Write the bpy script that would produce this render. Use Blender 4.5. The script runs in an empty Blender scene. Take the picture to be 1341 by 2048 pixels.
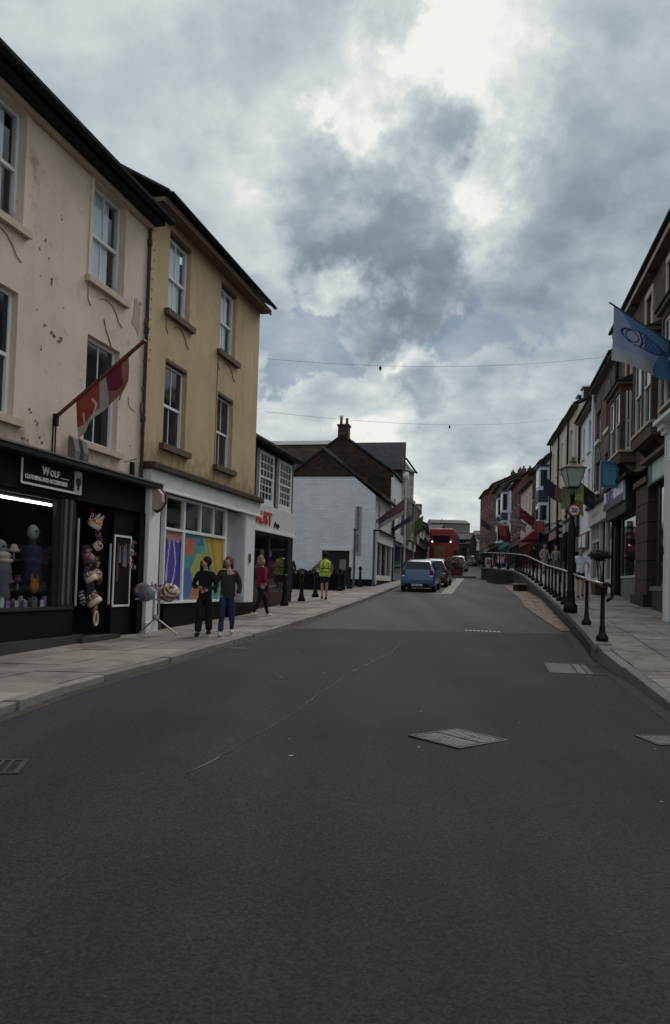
import bpy, bmesh, math, random
from mathutils import Vector, Matrix, noise as mnoise
random.seed(7)
SC = bpy.context.scene
COL = SC.collection
R = math.radians

# ------------------------------------------------------------------ camera
cam = bpy.data.cameras.new('camera'); camo = bpy.data.objects.new('camera', cam); COL.objects.link(camo)
pt, rl = R(2.0), 0.0294
F = Vector((0, math.cos(pt), math.sin(pt))); R0 = Vector((1, 0, 0)); U0 = Vector((0, -math.sin(pt), math.cos(pt)))
Rv = R0*math.cos(rl)+U0*math.sin(rl); Uv = -R0*math.sin(rl)+U0*math.cos(rl)
mw = Matrix((Rv, Uv, -F)).transposed().to_4x4(); mw.translation = Vector((0, 0, 1.5))
camo.matrix_world = mw
cam.lens = 26.37; cam.sensor_width = 36; cam.shift_y = 0.0439; cam.clip_end = 4000; cam.clip_start = .05
SC.camera = camo

# ------------------------------------------------------------------ world
SUN_EL, SUN_AZ = R(50), R(30)          # azimuth from +Y towards +X
W = bpy.data.worlds.new('World'); SC.world = W; W.use_nodes = True
nt = W.node_tree; N = nt.nodes; L = nt.links; N.clear()
def nn(t, **k):
    n = N.new(t)
    for a, b in k.items(): setattr(n, a, b)
    return n
out = nn('ShaderNodeOutputWorld'); bg = nn('ShaderNodeBackground'); bg.inputs['Strength'].default_value = .1
L.new(bg.outputs[0], out.inputs[0])
sky = nn('ShaderNodeTexSky', sky_type='NISHITA', sun_disc=False, sun_elevation=SUN_EL, sun_rotation=SUN_AZ)
tc = nn('ShaderNodeTexCoord')
sep = nn('ShaderNodeSeparateXYZ'); L.new(tc.outputs['Generated'], sep.inputs[0])
def m(op, a, b=None, c=None, clamp=False):
    n = nn('ShaderNodeMath', operation=op, use_clamp=clamp)
    for i, v in enumerate((a, b, c)):
        if v is None: continue
        if isinstance(v, (int, float)): n.inputs[i].default_value = v
        else: L.new(v, n.inputs[i])
    return n.outputs[0]
zc = m('MAXIMUM', sep.outputs[2], 0.0); zz = m('ADD', zc, .28)
px = m('DIVIDE', sep.outputs[0], zz); py = m('DIVIDE', sep.outputs[1], zz)
cmb = nn('ShaderNodeCombineXYZ'); L.new(px, cmb.inputs[0]); L.new(py, cmb.inputs[1]); cmb.inputs[2].default_value = 3.7
def noise(vec, scale, detail=6, rough=.55, dist=0.0):
    n = nn('ShaderNodeTexNoise'); n.inputs['Scale'].default_value = scale; n.inputs['Detail'].default_value = detail
    n.inputs['Roughness'].default_value = rough; n.inputs['Distortion'].default_value = dist
    L.new(vec, n.inputs['Vector']); return n
n1 = noise(cmb.outputs[0], 1.5, 8, .52, .15); n2 = noise(cmb.outputs[0], 4.6, 10, .56, .12)
# ragged direction for the big cloud masses
wv = nn('ShaderNodeVectorMath', operation='MULTIPLY_ADD'); L.new(n2.outputs['Color'], wv.inputs[0])
nw = noise(tc.outputs['Generated'], 7, 8, .6); 
v1 = nn('ShaderNodeVectorMath', operation='SUBTRACT'); L.new(nw.outputs['Color'], v1.inputs[0]); v1.inputs[1].default_value = (.5, .5, .5)
v2 = nn('ShaderNodeVectorMath', operation='SCALE'); L.new(v1.outputs[0], v2.inputs[0]); v2.inputs['Scale'].default_value = .40
v3 = nn('ShaderNodeVectorMath', operation='ADD'); L.new(tc.outputs['Generated'], v3.inputs[0]); L.new(v2.outputs[0], v3.inputs[1])
v4 = nn('ShaderNodeVectorMath', operation='NORMALIZE'); L.new(v3.outputs[0], v4.inputs[0])
N.remove(wv)
def blob(az, el, rad):
    d = (math.sin(R(az))*math.cos(R(el)), math.cos(R(az))*math.cos(R(el)), math.sin(R(el)))
    dt = nn('ShaderNodeVectorMath', operation='DOT_PRODUCT'); L.new(v4.outputs[0], dt.inputs[0]); dt.inputs[1].default_value = d
    mr = nn('ShaderNodeMapRange', interpolation_type='SMOOTHSTEP'); L.new(dt.outputs['Value'], mr.inputs[0])
    mr.inputs[1].default_value = math.cos(R(rad)); mr.inputs[2].default_value = math.cos(R(rad*.25))
    return mr.outputs[0]
# brightness field: light cloud minus dark masses (az, el, radius, amount)
val = m('MULTIPLY_ADD', n1.outputs['Fac'], 1.0, .19)
val = m('ADD', val, m('MULTIPLY_ADD', n2.outputs['Fac'], 1.2, -.60))
BLOBS = [(6, 34, 14, .18), (9, 35, 7, .16), (9.5, 29, 4.5, .14), (-5, 33, 6, -.16), (-9, 38, 8, -.10), (16, 38, 8, -.12), (1.8, 25, 7.5, -.38), (6, 22.5, 5.5, -.26), (-2.5, 29, 4.5, -.20), (-.5, 19.5, 4, -.14), (6, 14.5, 4.2, -.30),
         (16, 25, 11, -.17), (20, 31, 9, -.14), (-2, 42, 7, -.26), (0, 16.5, 4, .16), (4, 18.3, 3.5, .22), (9.5, 24.5, 3.5, .16), (13.5, 19, 4, .10), (3, 10.5, 4, .12), (11, 11, 4, -.10), (-15, 36, 9, .04),
         (8, 4, 8, .12), (-90, 45, 40, -.08), (100, 40, 35, .08), (170, 50, 40, -.1)]
for az, el, rad, amt in BLOBS:
    val = m('MULTIPLY_ADD', blob(az, el, rad), amt, val)
cr = nn('ShaderNodeValToRGB'); L.new(val, cr.inputs[0])
e = cr.color_ramp.elements
e[0].position = .0; e[0].color = (.185, .235, .275, 1); e[1].position = 1.0; e[1].color = (.86, .87, .83, 1)
for p_, c_ in ((.25, (.25, .305, .35, 1)), (.45, (.355, .415, .46, 1)), (.65, (.48, .535, .56, 1)), (.84, (.62, .67, .67, 1))):
    q = e.new(p_); q.color = c_
sc = nn('ShaderNodeMix', data_type='RGBA', blend_type='MULTIPLY'); sc.inputs[0].default_value = 1
L.new(cr.outputs[0], sc.inputs[6]); sc.inputs[7].default_value = (7.15, 7.15, 7.15, 1)
# blue gaps
gapn = noise(cmb.outputs[0], 2.3, 5, .5, .2)
gap = nn('ShaderNodeMapRange', interpolation_type='SMOOTHSTEP'); gap.inputs[1].default_value = .60; gap.inputs[2].default_value = .74
gg = m('ADD', gapn.outputs['Fac'], m('MULTIPLY', m('ADD', blob(-4, 17.3, 3.0), m('ADD', blob(12.5, 18.2, 4.2), blob(9.5, 20, 3))), .16))
L.new(gg, gap.inputs[0])
mix = nn('ShaderNodeMix', data_type='RGBA'); gf = m('MULTIPLY', gap.outputs[0], .5); L.new(gf, mix.inputs[0])
L.new(sc.outputs[2], mix.inputs[6])
skm = nn('ShaderNodeMix', data_type='RGBA', blend_type='MULTIPLY'); skm.inputs[0].default_value = 1
L.new(sky.outputs[0], skm.inputs[6]); skm.inputs[7].default_value = (.25, .29, .34, 1)
L.new(skm.outputs[2], mix.inputs[7]); L.new(mix.outputs[2], bg.inputs[0])

# ------------------------------------------------------------------ sun behind the cloud
sl = bpy.data.lights.new('sun', 'SUN'); sl.energy = 1.3; sl.angle = R(40); sl.color = (1, .96, .9)
so = bpy.data.objects.new('sun', sl); COL.objects.link(so)
sd = Vector((math.sin(SUN_AZ)*math.cos(SUN_EL), math.cos(SUN_AZ)*math.cos(SUN_EL), math.sin(SUN_EL)))
so.rotation_euler = sd.to_track_quat('Z', 'Y').to_euler()
vs = SC.view_settings; vs.view_transform = 'Standard'; vs.look = 'None'; vs.exposure = .52; vs.gamma = 1; vs.use_curve_mapping = False
SC.render.engine = 'CYCLES'; SC.cycles.max_bounces = 6; SC.cycles.transparent_max_bounces = 8

# ------------------------------------------------------------------ materials
MT = {}
def mat(name, col, rough=.8, var=.12, scale=2.0, bump=0., bscale=30., metal=0., spec=.4, rnd=0., stain=None, st=(.55, .7), sscale=1.5, zs=1., detail=5, streak=0., low=None):
    if name in MT: return MT[name]
    a = bpy.data.materials.new(name); a.use_nodes = True; t = a.node_tree; b = t.nodes['Principled BSDF']
    b.inputs['Roughness'].default_value = rough; b.inputs['Metallic'].default_value = metal; b.inputs['Specular IOR Level'].default_value = spec
    co = t.nodes.new('ShaderNodeTexCoord'); mp = t.nodes.new('ShaderNodeMapping'); mp.inputs['Scale'].default_value = (1, 1, zs)
    t.links.new(co.outputs['Object'], mp.inputs[0])
    def nz(s, d=5, r=.6):
        n = t.nodes.new('ShaderNodeTexNoise'); n.inputs['Scale'].default_value = s; n.inputs['Detail'].default_value = d; n.inputs['Roughness'].default_value = r
        t.links.new(mp.outputs[0], n.inputs['Vector']); return n
    n = nz(scale, detail); mr = t.nodes.new('ShaderNodeMapRange'); mr.inputs[1].default_value = .25; mr.inputs[2].default_value = .75
    mr.inputs[3].default_value = 1-var; mr.inputs[4].default_value = 1+var; t.links.new(n.outputs['Fac'], mr.inputs[0])
    last = mr.outputs[0]
    if rnd:
        oi = t.nodes.new('ShaderNodeObjectInfo'); m2 = t.nodes.new('ShaderNodeMapRange'); m2.inputs[3].default_value = 1-rnd; m2.inputs[4].default_value = 1+rnd
        t.links.new(oi.outputs['Random'], m2.inputs[0]); mm = t.nodes.new('ShaderNodeMath'); mm.operation = 'MULTIPLY'
        t.links.new(last, mm.inputs[0]); t.links.new(m2.outputs[0], mm.inputs[1]); last = mm.outputs[0]
    if streak:     # rain streaks running down the wall
        m3 = t.nodes.new('ShaderNodeMapping'); m3.inputs['Scale'].default_value = (2.2, 2.2, .4); t.links.new(co.outputs['Object'], m3.inputs[0]); n3 = t.nodes.new('ShaderNodeTexNoise'); n3.inputs['Scale'].default_value = 1.6; n3.inputs['Detail'].default_value = 6
        t.links.new(m3.outputs[0], n3.inputs['Vector']); r3 = t.nodes.new('ShaderNodeMapRange'); r3.inputs[1].default_value = .42; r3.inputs[2].default_value = .72; r3.inputs[3].default_value = 1; r3.inputs[4].default_value = 1-streak; t.links.new(n3.outputs['Fac'], r3.inputs[0])
        m4 = t.nodes.new('ShaderNodeMath'); m4.operation = 'MULTIPLY'; t.links.new(last, m4.inputs[0]); t.links.new(r3.outputs[0], m4.inputs[1]); last = m4.outputs[0]
    vm = t.nodes.new('ShaderNodeVectorMath'); vm.operation = 'SCALE'; vm.inputs[0].default_value = col[:3]; t.links.new(last, vm.inputs['Scale'])
    src = vm.outputs[0]
    if stain:
        s1 = nz(sscale, 8, .68); s2 = t.nodes.new('ShaderNodeMapRange'); s2.inputs[1].default_value = st[0]; s2.inputs[2].default_value = st[1]
        t.links.new(s1.outputs['Fac'], s2.inputs[0]); mx = t.nodes.new('ShaderNodeMix'); mx.data_type = 'RGBA'
        t.links.new(s2.outputs[0], mx.inputs[0]); t.links.new(src, mx.inputs[6]); mx.inputs[7].default_value = (*stain, 1); src = mx.outputs[2]
    if low:        # moss and damp creeping up from the ledge, ragged edge
        sx = t.nodes.new('ShaderNodeSeparateXYZ'); t.links.new(co.outputs['Object'], sx.inputs[0]); ln_ = nz(3.2, 8, .7)
        ad = t.nodes.new('ShaderNodeMath'); ad.operation = 'MULTIPLY_ADD'; t.links.new(ln_.outputs['Fac'], ad.inputs[0]); ad.inputs[1].default_value = -2.6; t.links.new(sx.outputs[2], ad.inputs[2])
        lm = t.nodes.new('ShaderNodeMapRange'); lm.inputs[1].default_value = low[0]-1.35; lm.inputs[2].default_value = low[1]-1.35; lm.inputs[3].default_value = .75; lm.inputs[4].default_value = 0; t.links.new(ad.outputs[0], lm.inputs[0])
        mx2 = t.nodes.new('ShaderNodeMix'); mx2.data_type = 'RGBA'; t.links.new(lm.outputs[0], mx2.inputs[0]); t.links.new(src, mx2.inputs[6]); mx2.inputs[7].default_value = (*low[2], 1); src = mx2.outputs[2]
    t.links.new(src, b.inputs['Base Color'])
    if bump:
        bn = nz(bscale, 4); bp = t.nodes.new('ShaderNodeBump'); bp.inputs['Strength'].default_value = bump; bp.inputs['Distance'].default_value = .02
        t.links.new(bn.outputs['Fac'], bp.inputs['Height']); t.links.new(bp.outputs[0], b.inputs['Normal'])
    MT[name] = a; return a
def course_mat(name, col, mortar, bw, bh, msize=.02, bump=.5, rough=.85, var=.25, axis='x', depth=.02, mot=.25):
    """coursed slate / brick / rubble relief for surfaces too far away to build piece by piece"""
    if name in MT: return MT[name]
    a = bpy.data.materials.new(name); a.use_nodes = True; t = a.node_tree; b = t.nodes['Principled BSDF']; b.inputs['Roughness'].default_value = rough
    b.inputs['Specular IOR Level'].default_value = .3
    co = t.nodes.new('ShaderNodeTexCoord'); mp = t.nodes.new('ShaderNodeMapping'); t.links.new(co.outputs['Object'], mp.inputs[0])
    if axis == 'x': mp.inputs['Rotation'].default_value = (R(-90), 0, 0)
    if axis == 'y': mp.inputs['Rotation'].default_value = (0, R(90), R(90))
    if axis == 'r': pass
    br = t.nodes.new('ShaderNodeTexBrick'); br.inputs['Scale'].default_value = 1; br.inputs['Brick Width'].default_value = bw; br.inputs['Row Height'].default_value = bh
    br.inputs['Mortar Size'].default_value = msize; br.inputs['Mortar Smooth'].default_value = .3
    br.inputs['Color1'].default_value = (*[c*(1+var) for c in col], 1); br.inputs['Color2'].default_value = (*[c*(1-var) for c in col], 1); br.inputs['Mortar'].default_value = (*mortar, 1)
    dn = t.nodes.new('ShaderNodeTexNoise'); dn.inputs['Scale'].default_value = 1.1; dn.inputs['Detail'].default_value = 3; t.links.new(mp.outputs[0], dn.inputs[0]); ds = t.nodes.new('ShaderNodeVectorMath'); ds.operation = 'MULTIPLY_ADD'
    t.links.new(dn.outputs['Color'], ds.inputs[0]); ds.inputs[1].default_value = (bh*.8, bh*.8, bh*.8); t.links.new(mp.outputs[0], ds.inputs[2]); t.links.new(ds.outputs[0], br.inputs[0])
    n = t.nodes.new('ShaderNodeTexNoise'); n.inputs['Scale'].default_value = 1.3; n.inputs['Detail'].default_value = 6; t.links.new(co.outputs['Object'], n.inputs[0])
    mr = t.nodes.new('ShaderNodeMapRange'); mr.inputs[1].default_value = .3; mr.inputs[2].default_value = .7; mr.inputs[3].default_value = 1-mot; mr.inputs[4].default_value = 1+mot; t.links.new(n.outputs['Fac'], mr.inputs[0])
    vm = t.nodes.new('ShaderNodeVectorMath'); vm.operation = 'SCALE'; t.links.new(br.outputs['Color'], vm.inputs[0]); t.links.new(mr.outputs[0], vm.inputs['Scale'])
    t.links.new(vm.outputs[0], b.inputs['Base Color'])
    bp = t.nodes.new('ShaderNodeBump'); bp.inputs['Strength'].default_value = bump; bp.inputs['Distance'].default_value = depth; bp.invert = True
    t.links.new(br.outputs['Fac'], bp.inputs['Height']); t.links.new(bp.outputs[0], b.inputs['Normal'])
    MT[name] = a; return a
def glass_mat(name, tint=(.9, .93, .95), refl=1.45):
    a = bpy.data.materials.new(name); a.use_nodes = True; t = a.node_tree; t.nodes.clear()
    o = t.nodes.new('ShaderNodeOutputMaterial'); mx = t.nodes.new('ShaderNodeMixShader'); tr = t.nodes.new('ShaderNodeBsdfTransparent'); gl = t.nodes.new('ShaderNodeBsdfGlossy')
    tr.inputs[0].default_value = (*tint, 1); gl.inputs['Roughness'].default_value = .03
    nz = t.nodes.new('ShaderNodeTexNoise'); nz.inputs['Scale'].default_value = 1.5; bp = t.nodes.new('ShaderNodeBump'); bp.inputs['Strength'].default_value = .12; bp.inputs['Distance'].default_value = .02
    t.links.new(nz.outputs['Fac'], bp.inputs['Height']); t.links.new(bp.outputs[0], gl.inputs['Normal'])
    fr = t.nodes.new('ShaderNodeFresnel'); ge = t.nodes.new('ShaderNodeNewGeometry'); io = t.nodes.new('ShaderNodeMapRange'); io.inputs[3].default_value = refl; io.inputs[4].default_value = 1/refl
    t.links.new(ge.outputs['Backfacing'], io.inputs[0]); t.links.new(io.outputs[0], fr.inputs[0])
    t.links.new(fr.outputs[0], mx.inputs[0]); t.links.new(tr.outputs[0], mx.inputs[1]); t.links.new(gl.outputs[0], mx.inputs[2]); t.links.new(mx.outputs[0], o.inputs[0])
    MT[name] = a; return a
def emit_mat(name, col, s):
    a = bpy.data.materials.new(name); a.use_nodes = True; b = a.node_tree.nodes['Principled BSDF']; b.inputs['Base Color'].default_value = (*col, 1)
    b.inputs['Emission Color'].default_value = (*col, 1); b.inputs['Emission Strength'].default_value = s; MT[name] = a; return a
def print_mat(name, rough=.8, transl=0.):
    a = bpy.data.materials.new(name); a.use_nodes = True; t = a.node_tree; b = t.nodes['Principled BSDF']; b.inputs['Roughness'].default_value = rough
    at = t.nodes.new('ShaderNodeAttribute'); at.attribute_name = 'print'; t.links.new(at.outputs['Color'], b.inputs['Base Color'])
    if transl:
        o = t.nodes['Material Output']; mx = t.nodes.new('ShaderNodeMixShader'); tl = t.nodes.new('ShaderNodeBsdfTranslucent'); t.links.new(at.outputs['Color'], tl.inputs[0])
        mx.inputs[0].default_value = transl; t.links.new(b.outputs[0], mx.inputs[1]); t.links.new(tl.outputs[0], mx.inputs[2]); t.links.new(mx.outputs[0], o.inputs[0])
    MT[name] = a; return a

cream = mat('cream_render', (.64, .525, .45), .9, .16, .8, .25, 18, stain=(.33, .26, .20), st=(.57, .70), sscale=1.5, streak=.09, low=(3.3, 3.9, (.26, .20, .14)))
yellow = mat('yellow_render', (.52, .385, .235), .9, .16, .9, .3, 14, stain=(.22, .155, .085), st=(.60, .75), sscale=1.1, zs=.8, streak=.12, low=(3.75, 4.35, (.20, .14, .06)))
stone_trim = mat('painted_stone', (.52, .43, .34), .9, .15, 4, .3, 40)
brown_trim = mat('brown_stone', (.115, .08, .055), .9, .2, 5, .3, 40)
white_p = mat('white_paint', (.79, .79, .81), .55, .06, 5, .1, 60)
white_d = mat('weathered_white_paint', (.66, .65, .65), .6, .10, 3, .15, 60, stain=(.38, .36, .33), st=(.6, .75))
grey_p = mat('grey_white_paint', (.50, .50, .52), .6, .1, 3)
black_p = mat('black_paint', (.006, .005, .007), .65, .3, 4, .1, 50, spec=.15)
charcoal = mat('charcoal_paint', (.028, .028, .03), .6, .2, 4, spec=.2)
maroon = mat('maroon_paint', (.05, .018, .02), .5, .2, 4)
gutter_m = mat('black_gutter', (.009, .010, .013), .6, .2, 6, spec=.2)
iron = mat('black_ironwork', (.008, .006, .007), .5, .2, 8, spec=.25)
steel = mat('galvanised_steel', (.35, .36, .38), .45, .1, 8, metal=.6)
rail_m = mat('worn_handrail_steel', (.30, .28, .28), .35, .2, 8, metal=.7)
slate = course_mat('slate_roof', (.045, .045, .052), (.02, .02, .022), .28, .16, .012, .5, .75, .25, 'r')
slate_br = course_mat('brown_slate_hanging', (.042, .026, .019), (.022, .016, .013), .26, .15, .012, .6, .8, .35, 'x')
slate_brY = course_mat('brown_slate_hanging_gable', (.042, .026, .019), (.022, .016, .013), .26, .15, .012, .6, .8, .35, 'y')
paint_brick = course_mat('white_painted_stone', (.76, .775, .82), (.60, .61, .66), .42, .13, .010, .6, .8, .05, 'y', .015, .07)
brown_stone = course_mat('brown_coursed_stone', (.105, .075, .058), (.07, .055, .045), .55, .28, .015, .6, .9, .18, 'x')
brick_m = course_mat('red_brown_brick', (.13, .055, .04), (.10, .08, .07), .22, .075, .01, .4, .9, .25, 'x')
granite = mat('granite', (.175, .155, .142), .85, .22, 9, .4, 60, rnd=.2, stain=(.13, .115, .10), st=(.55, .75), sscale=3)
flag_m = mat('pavement_stone', (.215, .186, .17), .85, .2, 2.5, .35, 50, rnd=.2, stain=(.10, .082, .072), st=(.5, .66), sscale=1.2)
sett_m = mat('brown_setts', (.17, .12, .095), .85, .2, 4, .3, 60, rnd=.25)
joint_m = mat('pavement_joint', (.07, .062, .055), .9, .25, 3, .3, 60)
wallst_m = mat('retaining_wall_granite', (.075, .056, .052), .9, .25, 6, .5, 40, rnd=.2)
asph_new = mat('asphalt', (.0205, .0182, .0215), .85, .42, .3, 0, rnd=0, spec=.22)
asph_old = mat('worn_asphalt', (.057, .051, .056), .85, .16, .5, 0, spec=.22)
for a_ in (asph_new, asph_old):      # aggregate speckle and fine relief
    t = a_.node_tree; b = t.nodes['Principled BSDF']; co = t.nodes.new('ShaderNodeTexCoord')
    n = t.nodes.new('ShaderNodeTexVoronoi'); n.inputs['Scale'].default_value = 95; t.links.new(co.outputs['Object'], n.inputs['Vector'])
    n3 = t.nodes.new('ShaderNodeTexNoise'); n3.inputs['Scale'].default_value = 45; n3.inputs['Detail'].default_value = 3; t.links.new(co.outputs['Object'], n3.inputs['Vector'])
    lk = b.inputs['Base Color'].links[0].from_socket
    sp = t.nodes.new('ShaderNodeSeparateColor'); t.links.new(n.outputs['Color'], sp.inputs[0])
    mr = t.nodes.new('ShaderNodeMapRange'); mr.inputs[1].default_value = .0; mr.inputs[2].default_value = 1; mr.inputs[3].default_value = .62; mr.inputs[4].default_value = 1.4; t.links.new(sp.outputs[0], mr.inputs[0])
    mr2 = t.nodes.new('ShaderNodeMapRange'); mr2.inputs[1].default_value = .3; mr2.inputs[2].default_value = .7; mr2.inputs[3].default_value = .7; mr2.inputs[4].default_value = 1.35; t.links.new(n3.outputs['Fac'], mr2.inputs[0])
    mp_ = t.nodes.new('ShaderNodeMapping'); mp_.inputs['Scale'].default_value = (.85, .07, 1); mp_.inputs['Rotation'].default_value = (0, 0, R(11)); t.links.new(co.outputs['Object'], mp_.inputs[0])
    n5 = t.nodes.new('ShaderNodeTexNoise'); n5.inputs['Scale'].default_value = 1.0; n5.inputs['Detail'].default_value = 5; t.links.new(mp_.outputs[0], n5.inputs['Vector'])
    mr5 = t.nodes.new('ShaderNodeMapRange'); mr5.inputs[1].default_value = .35; mr5.inputs[2].default_value = .65; mr5.inputs[3].default_value = .78; mr5.inputs[4].default_value = 1.25; t.links.new(n5.outputs['Fac'], mr5.inputs[0])
    m0 = t.nodes.new('ShaderNodeMath'); m0.operation = 'MULTIPLY'; t.links.new(mr.outputs[0], m0.inputs[0]); t.links.new(mr5.outputs[0], m0.inputs[1])
    mu = t.nodes.new('ShaderNodeMath'); mu.operation = 'MULTIPLY'; t.links.new(m0.outputs[0], mu.inputs[0]); t.links.new(mr2.outputs[0], mu.inputs[1])
    vm = t.nodes.new('ShaderNodeVectorMath'); vm.operation = 'SCALE'; t.links.new(lk, vm.inputs[0]); t.links.new(mu.outputs[0], vm.inputs['Scale']); t.links.new(vm.outputs[0], b.inputs['Base Color'])
    bp = t.nodes.new('ShaderNodeBump'); bp.inputs['Strength'].default_value = .3; bp.inputs['Distance'].default_value = .003
    t.links.new(n.outputs['Distance'], bp.inputs['Height']); t.links.new(bp.outputs[0], b.inputs['Normal'])
chalk = mat('worn_white_marking', (.30, .29, .28), .8, .3, 5, stain=(.08, .075, .075), st=(.48, .62), sscale=8)
seam_m = mat('pale_road_seam', (.12, .115, .115), .85, .3, 6, stain=(.03, .028, .03), st=(.38, .52), sscale=4)
bay_m = mat('pale_bay_edging', (.24, .225, .21), .85, .15, 4)
cover_m = mat('cast_iron_cover', (.05, .048, .048), .6, .3, 12, .2, 80, metal=.3, stain=(.02, .018, .018), st=(.45, .65), sscale=6)
worn_rib = mat('worn_rib_steel', (.17, .165, .16), .5, .3, 10, metal=.3, stain=(.04, .036, .035), st=(.5, .62), sscale=9)
glass = glass_mat('window_glass'); 
glass_dk = mat('dark_window_glass', (.012, .015, .02), .06, .3, 1.2, spec=.7)
net = mat('net_curtain', (.84, .83, .88), .9, .15, 6, zs=.15)
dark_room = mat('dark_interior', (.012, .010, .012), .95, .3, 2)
skin = mat('skin', (.46, .27, .20), .6, .05, 10)
leaf = mat('leaves', (.045, .075, .03), .7, .4, 3)
letter_w = mat('white_lettering', (.72, .72, .74), .6, .03)
letter_r = mat('red_lettering', (.50, .035, .022), .6, .05)
letter_k = mat('black_lettering', (.02, .02, .03), .6, .05)
clay = mat('clay_pot', (.16, .06, .04), .9)
PRINT = print_mat('printed_panel', .6); CLOTH = print_mat('printed_flag_cloth', .9, .35)
def flat(name, col, rough=.75, **k): return mat(name, col, rough, k.pop('var', .1), k.pop('scale', 4), **k)

# ------------------------------------------------------------------ mesh helpers
class MB:
    def __init__(s): s.v = []; s.f = []
    def quad(s, *p):
        i = len(s.v); s.v += [tuple(q) for q in p]; s.f.append(tuple(range(i, i+len(p)))); return s
    def box(s, x0, x1, y0, y1, z0, z1):
        i = len(s.v)
        s.v += [(x, y, z) for z in (z0, z1) for x, y in ((x0, y0), (x1, y0), (x1, y1), (x0, y1))]
        s.f += [tuple(i+k for k in q) for q in ((0, 3, 2, 1), (4, 5, 6, 7), (0, 1, 5, 4), (1, 2, 6, 5), (2, 3, 7, 6), (3, 0, 4, 7))]; return s
    def hexa(s, b, t):
        i = len(s.v); s.v += [tuple(q) for q in b]+[tuple(q) for q in t]; n = len(b)
        s.f += [tuple(i+k for k in reversed(range(n))), tuple(i+n+k for k in range(n))]+[(i+k, i+(k+1) % n, i+n+(k+1) % n, i+n+k) for k in range(n)]; return s
    def prism(s, poly, a, b, ax='x'):
        f = {'x': lambda p, q: (q, p[0], p[1]), 'y': lambda p, q: (p[0], q, p[1]), 'z': lambda p, q: (p[0], p[1], q)}[ax]
        return s.hexa([f(p, a) for p in poly], [f(p, b) for p in poly])
    def tube(s, p, q, r, r2=None, n=8):
        p, q = Vector(p), Vector(q); r2 = r if r2 is None else r2; d = (q-p).normalized(); a = d.orthogonal().normalized(); b = d.cross(a)
        return s.hexa([p+(a*math.cos(k*2*math.pi/n)+b*math.sin(k*2*math.pi/n))*r for k in range(n)], [q+(a*math.cos(k*2*math.pi/n)+b*math.sin(k*2*math.pi/n))*r2 for k in range(n)])
    def path(s, pts, r, n=6):
        for a, b in zip(pts, pts[1:]): s.tube(a, b, r, n=n)
        return s
    def lathe(s, prof, n=12, c=(0, 0, 0)):
        i = len(s.v)
        for r, z in prof: s.v += [(c[0]+r*math.cos(k*2*math.pi/n), c[1]+r*math.sin(k*2*math.pi/n), c[2]+z) for k in range(n)]
        for j in range(len(prof)-1): s.f += [(i+j*n+k, i+j*n+(k+1) % n, i+(j+1)*n+(k+1) % n, i+(j+1)*n+k) for k in range(n)]
        s.f += [tuple(i+k for k in reversed(range(n))), tuple(i+(len(prof)-1)*n+k for k in range(n))]; return s
    def ball(s, c, r, n=8, sz=(1, 1, 1)):
        prof = [(max(1e-3, math.sin(math.pi*j/n)), -math.cos(math.pi*j/n)) for j in range(n+1)]; i = len(s.v); s.lathe(prof, n+2)
        s.v[i:] = [(c[0]+x*r*sz[0], c[1]+y*r*sz[1], c[2]+z*r*sz[2]) for x, y, z in s.v[i:]]; return s
    def mesh(s, name, mt, smooth=False):
        me = bpy.data.meshes.new(name); me.from_pydata(s.v, [], s.f); me.update()
        if mt: me.materials.append(mt)
        if smooth: me.polygons.foreach_set('use_smooth', [True]*len(me.polygons))
        return me
    def build(s, name, mt, parent=None, smooth=False, loc=None):
        return link(name, s.mesh(name, mt, smooth), parent, loc)
def link(name, me, parent=None, loc=None):
    o = bpy.data.objects.new(name, me); COL.objects.link(o)
    if parent: o.parent = parent
    if loc: o.location = loc
    return o
def tag(o, label=None, cat=None, group=None, kind=None):
    for k, v in (('label', label), ('category', cat), ('group', group), ('kind', kind)):
        if v: o[k] = v
    return o
def thing(name, label, cat, loc=(0, 0, 0), rz=0, group=None):
    o = bpy.data.objects.new(name, None); COL.objects.link(o); o.location = loc; o.rotation_euler = (0, 0, rz); o.empty_display_size = .2
    return tag(o, label, cat, group)
def copy_tree(o, parent=None):
    c = o.copy(); COL.objects.link(c); c.parent = parent
    for ch in o.children: copy_tree(ch, c)
    return c
def bevel(o, w=.01, seg=2):
    b = o.modifiers.new('bevel', 'BEVEL'); b.width = w; b.segments = seg; b.limit_method = 'ANGLE'; return o
def text(name, s, size, mt, parent, loc, rot=(R(90), 0, 0), ext=.008, align='LEFT', sx=1., bold=0.):
    c = bpy.data.curves.new('t', 'FONT'); c.body = s; c.size = size; c.extrude = ext; c.align_x = align; c.offset = bold; c.resolution_u = 2
    o = bpy.data.objects.new('t', c); COL.objects.link(o); dg = bpy.context.evaluated_depsgraph_get()
    me = bpy.data.meshes.new_from_object(o.evaluated_get(dg)); bpy.data.objects.remove(o); me.materials.clear(); me.materials.append(mt)
    o = link(name, me, parent, loc); o.rotation_euler = rot; o.scale = (sx, 1, 1); return o
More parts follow.
